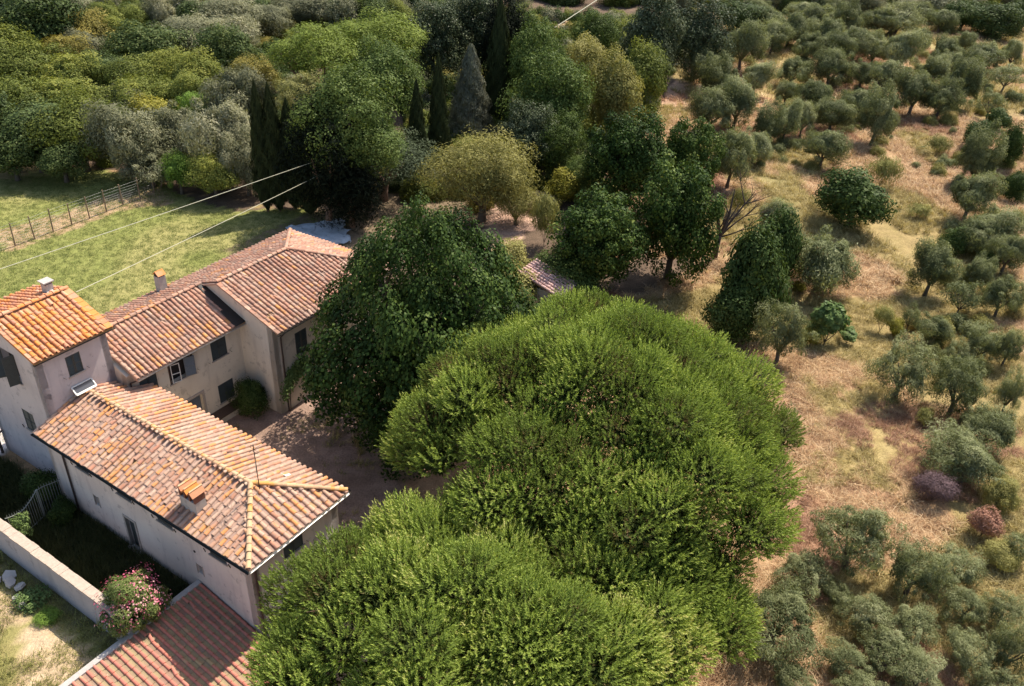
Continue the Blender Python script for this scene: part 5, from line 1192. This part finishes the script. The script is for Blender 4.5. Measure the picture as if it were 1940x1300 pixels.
KMAP = dict(olive=('olive','olive'), olive_dark=('olive','olive'), olive_leaning=('olive','olive'), sparse=('sparse','olive'), oak=('oak','oak'), mixed=('mixed','mixed'), ochre=('mixed','ochre'),
 yellow=('shrub','yellow'), bright=('mixed','bright'), robinia=('robinia','robinia'), oakgrey=('oakgrey','oakgrey'), laurel=('laurel','laurel'), weed=('weed','weed'), fig=('fig','fig'), purple=('twig','purple'),
 salmon=('shrub','salmon'), yellowgreen=('mixed','tamarisk'), umbrella=('umbrella','pine_far'), thinpine=('thinpine','thinpine'), cedar=('cedar','cedar'), conifer=('conifer','conifer'), greycone=('greycone','greycone'), tamarisk=('tamarisk','tamarisk'), maple=('maple','maple'))
_cr = {}; _tr = {}
def cone_leaves(seed, n, L, Wd, prof, tufts=True):
    """column/cone of scale leaves: prof(z 0..1) gives radius 0..1; result fits -1..1 in z"""
    r = np.random.default_rng(seed); z = r.uniform(0, 1, n*3); pr = prof(z); z = z[r.random(n*3) < pr/pr.max()+.08][:n]; pr = prof(z)
    t = r.uniform(0, 2*np.pi, len(z)); lump = 1+.13*np.sin(t*5+z*31)+.10*np.sin(t*9-z*47)+.07*np.sin(t*3+z*11)
    rad = pr*lump*(1-.35*r.random(len(z))**2)
    D = np.stack([np.cos(t), np.sin(t), np.full(len(z), .15)], 1); Q = np.stack([np.cos(t)*rad, np.sin(t)*rad, z*2-1], 1)
    V, F_ = leaf_quads(r, Q, D+r.normal(0, .35, (len(z), 3)), L*r.uniform(.7,1.3,len(z)), Wd, np.tile([0,0,1.0], (len(z),1))+D*.5+r.normal(0,.25,(len(z),3)))
    return V, F_, np.repeat(np.clip(.3+.5*(rad/np.maximum(pr,.05)-.7)+r.random(len(z))*.5, 0, 1), 4)
def get_crown(shape, mat, k):
    key = (shape, mat, k)
    if key not in _cr:
        if shape == 'greycone': V, F_, v = cone_leaves(71, 22000, .055, .03, lambda z: (1-z)**.75*.95+.05)
        elif shape == 'cypress': V, F_, v = cone_leaves(72+k, 20000, .06, .05, lambda z: np.clip(np.minimum(z*6, 1), 0, 1)*(1-z**2.2)**.9+.03)
        else:
            sp = SPEC[shape]; V, F_, v = crown_leaves(hash((shape, k)) % 1000 if False else sum(map(ord, shape))*7+k, **sp[1])
        _cr[key] = np_mesh('crown', V, F_, MAT[mat], v)
    return _cr[key]
def get_trunk(shape, k):
    key = (shape, k)
    if key not in _tr:
        kw, bark = (SPEC[shape][2], SPEC[shape][3]) if shape in SPEC else (dict(limbs=3), 'bark_pine')
        _tr[key] = trunk_mesh('trunk', MAT[bark], sum(map(ord, shape))+k, **kw)
    return _tr[key]
tr_rng = random.Random(21)
GROW = dict(olive=1.16, olive_dark=1.12, olive_leaning=1.1, sparse=1.15, maple=.97, laurel=1.3, tamarisk=1.0, robinia=1.02, oakgrey=1.02, conifer=1.15, umbrella=1.05)
def make_tree(kind, x, y, rx, rz, cl, label, name, cat, group):
    shape, mat = KMAP[kind]
    if kind == 'olive' and x < -10: mat = 'olive_wood'
    if shape == 'olive' and 0 < x and y < 52: shape = 'olive_near'
    nv = SPEC[shape][0] if shape in SPEC else 1; k = tr_rng.randrange(nv); z = gz1(x, y)
    root = empty(name, (x, y, z), tr_rng.uniform(0, 6.28), label, cat, group)
    gr = GROW.get(kind, 1.05)
    if x < -14 and kind not in ('conifer','umbrella','thinpine','robinia'): gr *= 1.15
    if shape == 'olive' and x > 15 and y > 72: gr *= 1.12
    rx *= gr; rz *= gr; sx = rx*tr_rng.uniform(.88, 1.12); cl *= (.25 if shape.startswith('olive') else .7)
    link('crown', get_crown(shape, mat, k), root, loc=(0, 0, cl+rz), scale=(sx, rx*rx/sx, rz))
    H = cl+rz*1.15
    link('trunk', get_trunk(shape, k % 3), root, scale=(rx, rx, H))
    return root
for kind, x, y, rx, rz, cl, label in TREES:
    if kind == 'lime': continue
    nm_, cat_, grp_ = KINDS[kind]
    t = make_tree(kind, x, y, rx, rz, cl, label, nm_, cat_, grp_)
    if kind == 'olive_leaning':
        mb = MB(); mb.tube([(-1.6,.3,0),(-.4,.1,1.6),(1.2,.0,3.0),(2.6,-.2,4.4)], [.22,.17,.10,.03], 7); mb.tube([(.4,.05,2.3),(1.0,.5,3.6),(1.3,.8,4.6)], [.10,.06,.02], 5)
        mb.build('bare_limb', MAT['bark_dead'], t)

# cypresses
for x, y, h, r_, lab in ((-21.6,68.8,11.2,.95,'tall black narrow cypress, leftmost of the dark pair'), (-20.6,69.0,11.0,1.15,'tall black narrow cypress, right of the dark pair'),
                        (-19.4,69.6,9.6,1.3,'black narrow cypress crowded just right of the dark pair'), (-7.9,79.0,11.6,1.0,'slender green cypress spire beside the grey cone-shaped conifer'), (-9.6,76.5,9.8,.95,'dark shorter cypress leaning left of the slender green spire'),
                        (-17.9,68.6,7.2,1.3,'lower black cypress in the gloom left of the house trees'), (-2.9,93.0,13.5,1.5,'tall black cypress in the centre of the upper trees')):
    root = empty('cypress_tree', (x, y, gz1(x, y)), tr_rng.uniform(0, 6), lab, 'cypress', 'cypresses')
    c_ = get_crown('cypress', 'cypress', 0 if h > 10 else 1)
    link('crown', c_, root, loc=(0,0,h/2+.1), scale=(r_, r_, h/2)); link('trunk', get_trunk('conifer', 0), root, scale=(1, 1, h*.6))

# the great linden by the courtyard
lx, ly = -4.7, 39.9
root = empty('linden_tree', (lx, ly, 0), 0, TREES[-1][6], 'tree', 'domed linden trees')
V, F_, v = crown_leaves(501, 120000, 170, (.09,.17), .028, .024, vary=.6, zmin=-.9, up=.25, jag=.06, inner=.5, shell=.90, deform=.06)
V = V.copy(); tz = V[:, 2]; V[:, :2] *= (1.10-.36*np.clip(tz, -.1, 1.2))[:, None]
link('crown', np_mesh('crown', V, F_, MAT['maple'], v), root, loc=(0,0,7.1), rot=(0,0,math.radians(-22)), scale=(5.6,6.6,6.8))
link('trunk', trunk_mesh('trunk', MAT['bark'], 5, 8, .05, .07, .3, .6, 3), root, scale=(6, 6, 11))

# ------------------------------------------------------------------ umbrella pines: lobes of upturned needle shoots
def pine_shoots(seed, R, H, nl, per, lobe=(.80,1.50), shoot=.46, holes=()):
    """returns leaf arrays for a domed pine crown, base plane at z=0 (rim), top at z=H"""
    r = np.random.default_rng(seed)
    cand = np.stack([r.uniform(-R, R, nl*12), r.uniform(-R, R, nl*12)], 1); rr_ = np.linalg.norm(cand, axis=1); th_ = np.arctan2(cand[:,1], cand[:,0]); cand = cand[rr_ < R*.95*(1+.07*np.sin(3*th_+seed)+.06*np.sin(5*th_+seed*2)+.04*np.sin(9*th_))]
    C_ = [cand[0]]; d = np.full(len(cand), 99.)
    for _ in range(nl-1):
        d = np.minimum(d, np.linalg.norm(cand-C_[-1], axis=1)); C_.append(cand[np.argmax(d*r.uniform(.7,1,len(d)))])
    C_ = np.array(C_); q = np.clip(np.linalg.norm(C_, axis=1)/R, 0, 1)
    cz = H*np.sqrt(np.clip(1-q**2.3, 0, 1))-1.0+r.uniform(-1.15,.55,len(C_)); lr = r.uniform(*lobe, len(C_))
    for hx, hy, hr in holes:
        dd = np.hypot(C_[:,0]-hx, C_[:,1]-hy); cz = np.where(dd < hr, cz-1.3, cz)
    lobev = r.random(len(C_))
    n = nl*per; k = r.choice(len(C_), n, p=lr**2/np.sum(lr**2)); D = rand_dir(r, n, -.30)
    # lobes are flattened cushions tipped outwards
    outw = np.concatenate([C_/np.maximum(np.linalg.norm(C_,axis=1,keepdims=True),.01)*q[:,None], np.zeros((len(C_),1))], 1)
    depth = r.uniform(0, 1, n)**2.6
    base = np.stack([C_[k,0], C_[k,1], cz[k]], 1)+D*np.array([1,1,.72])*(lr[k]*(1-.45*depth))[:,None]
    ax = unit(D*np.array([.9,.9,.7])+outw[k]*.30+np.array([0,0,.55])+r.normal(0,.24,(n,3)))
    Ls = shoot*r.uniform(.65,1.25,n)
    # each shoot: a bottle brush of needle blades around its axis
    nb = 11; ref = unit(np.cross(ax, r.normal(0,1,(n,3)))); ref2 = np.cross(ax, ref)
    Vs, vs = [], []
    for j in range(nb):
        f = (j+.5)/nb; t = 2.4*j+r.uniform(0,.6,n); side = ref*np.cos(t)[:,None]+ref2*np.sin(t)[:,None]
        bend = ax*Ls[:,None]*f+np.array([0,0,1.0])*(Ls*.18*f*f)[:,None]
        p = base+bend; dirn = unit(side*(.95-.45*f)+ax*(.75+.5*f)); nl_ = (.17-.05*f)*r.uniform(.8,1.2,n)[:,None]
        wv = np.cross(dirn, side+ax*.3); wv = unit(wv)*.028
        tip = p+dirn*nl_
        Vs.append(np.stack([p-wv, p+wv, tip], 1)); 
        vs.append(np.repeat(np.clip(.04+.40*lobev[k]+.28*r.random(n)+.30*f-.35*depth, 0, .98), 3))  # deep needles painted browner and darker, as shade inside the lobes
    V = np.concatenate([a.reshape(-1,3) for a in Vs]); v = np.concatenate(vs)
    # brown dead inner twigs
    m = int(n*.12); kk = r.choice(len(C_), m); Q = np.stack([C_[kk,0], C_[kk,1], cz[kk]-.35], 1)+rand_dir(r, m)*np.array([1,1,.5])*(lr[kk]*.75)[:,None]
    return V, np.arange(len(V)).reshape(-1,3), v, C_, cz, lr, Q
def make_pine(x, y, zb, R, H, nl, per, seed, label, holes=(), lobe=(.80,1.50), shoot=.46, ell=(1,1), rot=0):
    g = gz1(x, y); root = empty('umbrella_pine', (x, y, g), 0, label, 'pine', 'large umbrella pines in the foreground')
    V, F_, v, C_, cz, lr, Q = pine_shoots(seed, R, H, nl, per, lobe, shoot, holes)
    S = np.array([ell[0], ell[1], 1.0])
    c, s = math.cos(rot), math.sin(rot)
    def tf(a): a = a*S[:a.shape[1]]; b = a.copy(); b[:,0] = a[:,0]*c-a[:,1]*s; b[:,1] = a[:,0]*s+a[:,1]*c; return b
    o = link('crown', np_mesh('crown', tf(V), F_, MAT['pine'], v), root, loc=(0,0,zb-g))
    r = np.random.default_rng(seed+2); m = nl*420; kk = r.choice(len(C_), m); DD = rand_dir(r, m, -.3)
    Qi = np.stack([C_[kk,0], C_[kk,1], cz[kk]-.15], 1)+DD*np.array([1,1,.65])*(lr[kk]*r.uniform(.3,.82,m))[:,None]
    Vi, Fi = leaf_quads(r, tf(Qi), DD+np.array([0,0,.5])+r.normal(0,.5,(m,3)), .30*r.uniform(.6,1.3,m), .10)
    link('inner_shade_foliage', np_mesh('inner_shade_foliage', Vi, Fi, MAT['pine_inner_shade'], r.random(len(Vi))), root, loc=(0,0,zb-g))  # dark leaf sheets added inside the lobes to block light
    rr = random.Random(seed); mb = MB()
    fork = Vector((0,0,zb-g-1.8)); mb.tube([(0,0,-.2),(.1,.05,fork.z*.5),tuple(fork)], [.42,.34,.30], 10)
    C2 = tf(C_); order = list(range(len(C_))); 
    hubs = []
    for i in range(9):
        t = 2*math.pi*i/9+rr.uniform(-.2,.2); q = Vector((math.cos(t)*R*.42, math.sin(t)*R*.42, zb-g+H*.28)); hubs.append(q)
        mb.tube([fork, fork.lerp(q,.5)-Vector((0,0,.25)), q], [.20,.14,.10], 7)
    hubs.append(Vector((0,0,zb-g+H*.5))); mb.tube([fork, hubs[-1]], [.24,.12], 7)
    for i in order:
        e = Vector((C2[i,0], C2[i,1], zb-g+cz[i]-.1)); h = min(hubs, key=lambda w: (w-e).length)
        mid = h.lerp(e, .55)+Vector((0,0,-.25)); mb.tube([h, mid, e], [.075,.05,.03], 5, cap=False)
        for k in range(3):
            f = e+Vector((rr.uniform(-1,1), rr.uniform(-1,1), rr.uniform(0,.5)))*lr[i]*.75; mb.tube([mid.lerp(e,.6), f], [.025,.008], 4, cap=False)
    mb.build('trunk', MAT['bark_pine'], root, True)
    r = np.random.default_rng(seed+1); Vt, Ft = leaf_quads(r, tf(Q), rand_dir(r, len(Q)), .34, .016, None, 0)
    link('dead_twigs', np_mesh('dead_twigs', Vt, Ft, MAT['deadtwig'], r.random(len(Vt))), root, loc=(0,0,zb-g))
    return root
MAT['pine_inner_shade'] = leafmat('painted_shade_pine_needles', [(0,(.03,.045,.012)),(1,(.08,.10,.025))], .2, .6)  # needle colour darkened to paint the shade inside the crown
MAT['deadtwig'] = leafmat('dead_pine_twigs', [(0,(.16,.09,.05)),(1,(.34,.24,.16))], .05, .9)

# ------------------------------------------------------------------ dead tree
def branch(mb, p, d, L, r, rr, depth):
    pts = [p]; q = p; dd = d
    for i in range(4):
        dd = (dd+Vector((rr.uniform(-.22,.22), rr.uniform(-.22,.22), rr.uniform(-.05,.16)))).normalized(); q = q+dd*L/4; pts.append(q)
    mb.tube(pts, [r, r*.85, r*.65, r*.45, r*.22], 6, cap=False)
    if depth > 0:
        for i in range(3):
            a = pts[rr.choice((1,2,3))]; nd = (dd+Vector((rr.uniform(-1,1), rr.uniform(-1,1), rr.uniform(-.2,.5)))).normalized()
            branch(mb, a, nd, L*rr.uniform(.45,.7), r*.45, rr, depth-1)
dt = empty('dead_tree', (16.1, 64.0, gz1(16.1,64)), 0, 'bare dead tree with forked dark limbs beside the dense domed trees', 'dead tree')
rr = random.Random(4)
mb = MB(); mb.tube([(0,0,-.2),(.02,0,1.0),(.08,0,2.3)], [.30,.24,.22], 8); mb.build('trunk', MAT['bark_dead'], dt, True)
for d, L_, r_ in (((-.05,.1,1),3.4,.16), ((.10,-.05,1),4.2,.15), ((.62,0,.85),4.4,.13), ((.9,-.3,.35),3.2,.08), ((.75,.4,.6),3.4,.09), ((-.35,.1,.95),3.0,.10), ((.25,.3,1),3.2,.10)):
    mb = MB(); branch(mb, Vector((.07,0,2.1)), Vector(d).normalized(), L_, r_, rr, 2); mb.build('limb', MAT['bark_dead'], dt, True)

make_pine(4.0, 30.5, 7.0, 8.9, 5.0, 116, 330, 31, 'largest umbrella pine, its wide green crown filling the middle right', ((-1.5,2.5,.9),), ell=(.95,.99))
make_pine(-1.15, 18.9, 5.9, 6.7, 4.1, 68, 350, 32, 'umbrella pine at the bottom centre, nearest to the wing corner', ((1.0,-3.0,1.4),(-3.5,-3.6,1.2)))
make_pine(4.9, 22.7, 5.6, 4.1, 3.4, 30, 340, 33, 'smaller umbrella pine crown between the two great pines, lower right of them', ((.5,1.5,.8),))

# ------------------------------------------------------------------ shrubs and climbers near the house
def bush(name, label, cat, x, y, rx, rz, zc, shape, mat, seed, parts=(), kw=None, group=None):
    root = empty(name, (x, y, gz1(x, y)), seed, label, cat, group)
    p = dict(SPEC[shape][1]); p.update(kw or {}); V, F_, v = crown_leaves(seed*13+5, **p)
    link('foliage', np_mesh('foliage', V, F_, MAT[mat], v), root, loc=(0,0,zc), scale=(rx, rx, rz))
    link('stem', get_trunk('shrub', 0), root, scale=(rx, rx, zc+rz*.6)); return root
p = W(-26.55, 12.95); ol = bush('oleander_bush', 'tall pink-flowering oleander leaning over the garden wall by the red roof', 'bush', p.x, p.y, 1.45, 1.35, 1.75, 'shrub', 'oleander', 3, kw=dict(n=14000, L=.13, Wd=.032, spray=.8, nclump=26, cr=(.2,.32)))
V, F_, v = crown_leaves(77, 2600, 26, (.22,.34), .062, .062, vary=.8, zmin=-.2, up=.6, fold=.1) if False else crown_leaves(77, 1700, 26, (.22,.34), .058, .058, vary=.9, zmin=-.2, up=.6)
link('flowers', np_mesh('flowers', V, F_, MAT['flower'], v), ol, loc=(0,0,1.78), scale=(1.5,1.5,1.42))
p = W(-34.35, 26.55); bush('dark_bush', 'dark pointed bush in the inner courtyard corner of the main house', 'bush', p.x, p.y, 1.0, 1.35, 1.15, 'laurel', 'laurel', 5)
p = W(-37.3, 15.3); bush('dark_bush', 'dark bush against the foot of the tower in the shaded garden', 'bush', p.x, p.y, .95, 1.0, .8, 'laurel', 'laurel', 6)
p = W(-35.0, 14.9); bush('dark_bush', 'dark bush by the wing downpipe behind the iron gate', 'bush', p.x, p.y, .7, .8, .6, 'laurel', 'laurel', 7)
p = W(-31.6, 11.0); bush('green_weeds', 'bright green weeds sprouting around the broken slabs', 'weeds', p.x, p.y, .8, .35, .25, 'fig', 'fig', 8, kw=dict(L=.16, Wd=.09, n=1200))
p = W(-30.2, 10.9); bush('green_weeds', 'low green weeds on the shade edge right of the broken slabs', 'weeds', p.x, p.y, .6, .25, .15, 'weed', 'bright', 9)
p = W(-35.0, 12.9); bush('vine_bush', 'sunlit leafy vine clinging to the iron gate by the wall top', 'bush', p.x, p.y, .6, .7, 1.25, 'fig', 'ivy', 10, kw=dict(L=.16, Wd=.09, n=1500))
# vine on the corner of the main house
r = np.random.default_rng(9); n = 1500; t = r.random(n); bb = 27.55+2.0*t**.8+r.normal(0,.12,n); zz = 1.2+1.5*np.sin(np.pi*np.clip(t,0,1)**.6*.9)*.55+t*1.1+r.normal(0,.28,n)
aa = -32.8+.30*r.random(n)
XYw = np.stack([aa*CA-bb*SA, aa*SA+bb*CA, zz], 1); base = np.array(W(-32.8,28.2))
V, F_ = leaf_quads(r, XYw-base, np.tile(np.array(AX)+np.array([0,0,.8]),(n,1))+r.normal(0,.4,(n,3)), .17*r.uniform(.6,1.3,n), .12)
root = empty('climbing_vine', base, 0, 'sunlit green vine climbing the courtyard corner of the main house', 'vine')
link('foliage', np_mesh('foliage', V, F_, MAT['ivy'], r.random(len(V))), root)
mb = MB(); mb.tube([W(-32.75,28.0)-Vector(base), W(-32.75,28.1,1.4)-Vector(base), W(-32.75,28.6,2.6)-Vector(base), W(-32.7,29.4,3.3)-Vector(base)], [.04,.03,.02,.01], 5); mb.build('stem', MAT['bark'], root)
# vines over the outbuilding
for a_, b_, z_, rx_, rz_, s_, lab in ((-28.1,45.7,2.3,1.5,1.2,14,'yellow-green vine mound on the left side of the outbuilding roof'), (-25.6,44.9,1.5,1.2,.9,15,'leafy vine hanging over the lower eave of the outbuilding'),
                                 (-26.6,49.6,1.8,1.5,1.3,16,'blue-green vine mound to the right of the outbuilding roof'), (-24.6,48.4,1.6,1.2,1.2,17,'blue-green shrub at the lower right corner of the outbuilding')):
    p = W(a_, b_); bush('vine_bush', lab, 'bush', p.x, p.y, rx_, rz_, z_, 'laurel', 'tamarisk' if s_ == 14 else 'robinia', s_, kw=dict(n=7000, L=.11, Wd=.08), group='vine mounds round the outbuilding')

# ------------------------------------------------------------------ grass, straw and weeds
def tuft_mesh(name, mat, seed, nb, L, wd, lodge, segs=2):
    r = np.random.default_rng(seed); V = []; F_ = []; v = []
    for i in range(nb):
        t = r.uniform(0, 2*np.pi); d = np.array([math.cos(t), math.sin(t), 0]); side = np.array([-d[1], d[0], 0])
        l = L*r.uniform(.5, 1.2); lo = lodge*r.uniform(.5, 1.3); p = np.array([r.normal(0,.12), r.normal(0,.12), 0]); w_ = wd*r.uniform(.7,1.3); b0 = len(V); vi = r.random()
        for s in range(segs+1):
            f = s/segs; q = p+d*l*lo*f**1.3+np.array([0,0,1])*l*(f-.5*min(lo,1.5)*f*f)
            ww = w_*(1-.85*f); V += [q-side*ww/2, q+side*ww/2]; v += [vi, vi]
        for s in range(segs): k = b0+2*s; F_.append((k, k+1, k+3, k+2))
    return np_mesh(name, np.array(V), np.array(F_), mat, np.array(v))
def scatter(name, pts, sc, meshes, seed):
    """one object of points; a geometry-nodes modifier stands a tuft on each"""
    coll = bpy.data.collections.new(name+'_kinds')
    for me in meshes: coll.objects.link(bpy.data.objects.new(name+'_tuft', me))
    me = bpy.data.meshes.new(name); me.vertices.add(len(pts)); me.vertices.foreach_set('co', np.asarray(pts, np.float32).ravel())
    at = me.attributes.new('sc', 'FLOAT', 'POINT'); at.data.foreach_set('value', np.asarray(sc, np.float32))
    o = bpy.data.objects.new(name, me); C.objects.link(o); o['kind'] = 'stuff'
    ng = bpy.data.node_groups.new(name, 'GeometryNodeTree'); ng.interface.new_socket('Geometry', in_out='INPUT', socket_type='NodeSocketGeometry'); ng.interface.new_socket('Geometry', in_out='OUTPUT', socket_type='NodeSocketGeometry')
    gi = ng.nodes.new('NodeGroupInput'); go = ng.nodes.new('NodeGroupOutput'); ip = ng.nodes.new('GeometryNodeInstanceOnPoints')
    ci = ng.nodes.new('GeometryNodeCollectionInfo'); ci.inputs[0].default_value = coll; ci.inputs['Separate Children'].default_value = True; ci.inputs['Reset Children'].default_value = True
    rv = ng.nodes.new('FunctionNodeRandomValue'); rv.data_type = 'FLOAT_VECTOR'; rv.inputs[0].default_value = (-.25,-.25,0); rv.inputs[1].default_value = (.25,.25,6.283); rv.inputs['Seed'].default_value = seed
    na = ng.nodes.new('GeometryNodeInputNamedAttribute'); na.data_type = 'FLOAT'; na.inputs[0].default_value = 'sc'
    ip.inputs['Pick Instance'].default_value = True
    ln = ng.links.new; ln(gi.outputs[0], ip.inputs['Points']); ln(ci.outputs[0], ip.inputs['Instance']); ln(rv.outputs[0], ip.inputs['Rotation']); ln(na.outputs[0], ip.inputs['Scale']); ln(ip.outputs[0], go.inputs[0])
    md = o.modifiers.new('scatter', 'NODES'); md.node_group = ng; return o
def rnd_pts(n, x0, x1, y0, y1, seed):
    r = np.random.default_rng(seed); return r.uniform(x0, x1, n), r.uniform(y0, y1, n), r
def in_view(x, y, m=1.12):
    dx, dy, dz = x, y, -CAM_H; w = dy*fw.y+dz*fw.z; u = (dx*ri.x+dy*ri.y+dz*ri.z)/w*1650; v_ = (dx*up.x+dy*up.y+dz*up.z)/w*1650
    return (np.abs(u) < 970*m) & (np.abs(v_) < 650*m)
T_straw = [tuft_mesh('straw', MAT['straw'], 100+i, 30, .62, .026, 1.3) for i in range(6)]
T_gold = [tuft_mesh('gold', MAT['gold'], 120+i, 26, .60, .026, .9) for i in range(4)]
T_rust = [tuft_mesh('rust', MAT['rust'], 140+i, 34, .50, .022, 1.0) for i in range(4)]
T_grass = [tuft_mesh('grass', MAT['grass'], 160+i, 22, .50, .022, .5) for i in range(4)]
X, Y, S_ = [], [], []
for (n, x0, x1, y0, y1, s, sd) in ((36000,4,60,10,60,.9,1), (20000,4,88,60,105,1.25,2), (9500,10,115,105,170,1.9,3)):
    x, y, r = rnd_pts(n, x0, x1, y0, y1, sd); X.append(x); Y.append(y); S_.append(s*r.uniform(.55,1.35,n))
X = np.concatenate(X); Y = np.concatenate(Y); S_ = np.concatenate(S_); k = in_view(X, Y, 1.35)
dark = zone(X, Y, 'darkwood', 2); cl_ = vnoise(X, Y, 2.2, 31); k &= ~dark & (cl_ > .22); X, Y, S_ = X[k], Y[k], S_[k]
gold = zone(X,Y,'yellow1',2.5)|zone(X,Y,'green1',2.5)|zone(X,Y,'gold1',2.5)|zone(X,Y,'gold2',3)|(vnoise(X,Y,9,3) > .60); rust = zone(X,Y,'reddish',1.5)|(vnoise(X,Y,6,37) < .30); gold &= ~rust
Z = ground_z(X, Y)-.02
P3 = np.stack([X, Y, Z], 1)
scatter('dry_straw_grass', P3[~gold & ~rust], S_[~gold & ~rust], T_straw, 1)
scatter('golden_grass', P3[gold], S_[gold], T_gold, 2)
scatter('rusty_dry_weeds', P3[rust], S_[rust], T_rust, 3)
# garden grass between the wall and the wing, and rough grass in the yard
r = np.random.default_rng(44); a_ = r.uniform(-46,-26.1,3600); b_ = r.uniform(12.45,15.6,3600); x = a_*CA-b_*SA; y = a_*SA+b_*CA
scatter('garden_grass', np.stack([x, y, x*0], 1), r.uniform(.5,1.3,3600), T_grass, 4)
a_ = r.uniform(-46,-26.3,3000); b_ = r.uniform(5,11.8,3000); k = (vnoise(a_,b_,2.5,50) > .45)|(b_ > 10.8); a_, b_ = a_[k], b_[k]; x = a_*CA-b_*SA; y = a_*SA+b_*CA
T_yard = [tuft_mesh('yardgrass', MAT['weed'], 180+i, 18, .26, .02, .8) for i in range(3)]
scatter('yard_grass', np.stack([x, y, x*0], 1), r.uniform(.5,1.3,len(x)), T_yard, 5)
# mown lawn: short tufts
x, y, r = rnd_pts(30000, -60, -14, 36, 74, 61); k = zone(x,y,'lawn',.6) & in_view(x,y); x, y = x[k], y[k]
m_ = leafmat('lawn_grass', [(0,(.12,.15,.035)),(.6,(.22,.24,.07)),(1,(.36,.34,.13))], .25, .8, .4, .2)
T_lawn = [tuft_mesh('lawn', m_, 200+i, 14, .14, .022, 1.2) for i in range(3)]
scatter('lawn_grass', np.stack([x, y, ground_z(x, y)], 1), r.uniform(.6,1.5,len(x)), T_lawn, 6)

# low scrub under the wood and the far wooded hillside: nobody could count it
def crown_kinds(shape, mats, k0=0): return [get_crown(shape, m_, (k0+i) % SPEC[shape][0]) for i, m_ in enumerate(mats)]
x, y, r = rnd_pts(2600, -90, 30, 66, 150, 71); a_, b_ = to_ab(x, y); k = in_view(x, y, 1.15) & zone(x, y, 'darkwood', 2) & (y > 74-.12*(x+20)) & ~zone(x, y, 'track', .5) & ~zone(x, y, 'track2', .5); x, y = x[k], y[k]; r = np.random.default_rng(5)
scatter('woodland_undergrowth', np.stack([x, y, ground_z(x, y)+.35], 1), r.uniform(.7,1.9,len(x)), crown_kinds('shrub', ['oak','mixed','olive_wood','mixed','laurel','ochre']), 7)
x, y, r = rnd_pts(1500, -120, 150, 128, 250, 72); k = in_view(x, y, 1.15) & ((y > 160) | (x < 0)) & (y > 133) ; x, y = x[k], y[k]; r = np.random.default_rng(6)
scatter('far_woodland', np.stack([x, y, ground_z(x, y)+1.6], 1), r.uniform(1.8,3.6,len(x)), crown_kinds('mixed', ['olive_wood','oak','mixed','olive_wood']), 8)

# suckers and seedling olives between the grove trees
x, y, r = rnd_pts(2600, 8, 95, 20, 165, 81); px_ = x/np.maximum(y, 1)
k = in_view(x, y, 1.1) & ~zone(x, y, 'darkwood', 2) & ~zone(x, y, 'yellow1', 1) & ~zone(x, y, 'reddish', 1) & (vnoise(x, y, 5, 91) > .5) & ((y > 84) | ((px_ > .52) & (y > 42))); x, y = x[k], y[k]
scatter('grove_scrub', np.stack([x, y, ground_z(x, y)+.25], 1), np.random.default_rng(8).uniform(.45,1.15,len(x)), crown_kinds('shrub', ['olive','olive','tamarisk','olive'])+[get_crown('sparse','olive',0), get_crown('weed','gold',0)], 9)

# weeds and dry litter in the courtyard
a_ = np.random.default_rng(90).uniform(-35.5,-20,1500); b_ = np.random.default_rng(91).uniform(21.3,37,1500); x = a_*CA-b_*SA; y = a_*SA+b_*CA
k = zone(x, y, 'court', .8) & ((vnoise(a_, b_, 1.3, 95) > .62) | (a_ < -35.0)); x, y = x[k], y[k]
scatter('courtyard_weeds', np.stack([x, y, ground_z(x, y)], 1), np.random.default_rng(92).uniform(.4,1.2,len(x)), T_yard+T_gold[:1], 10)
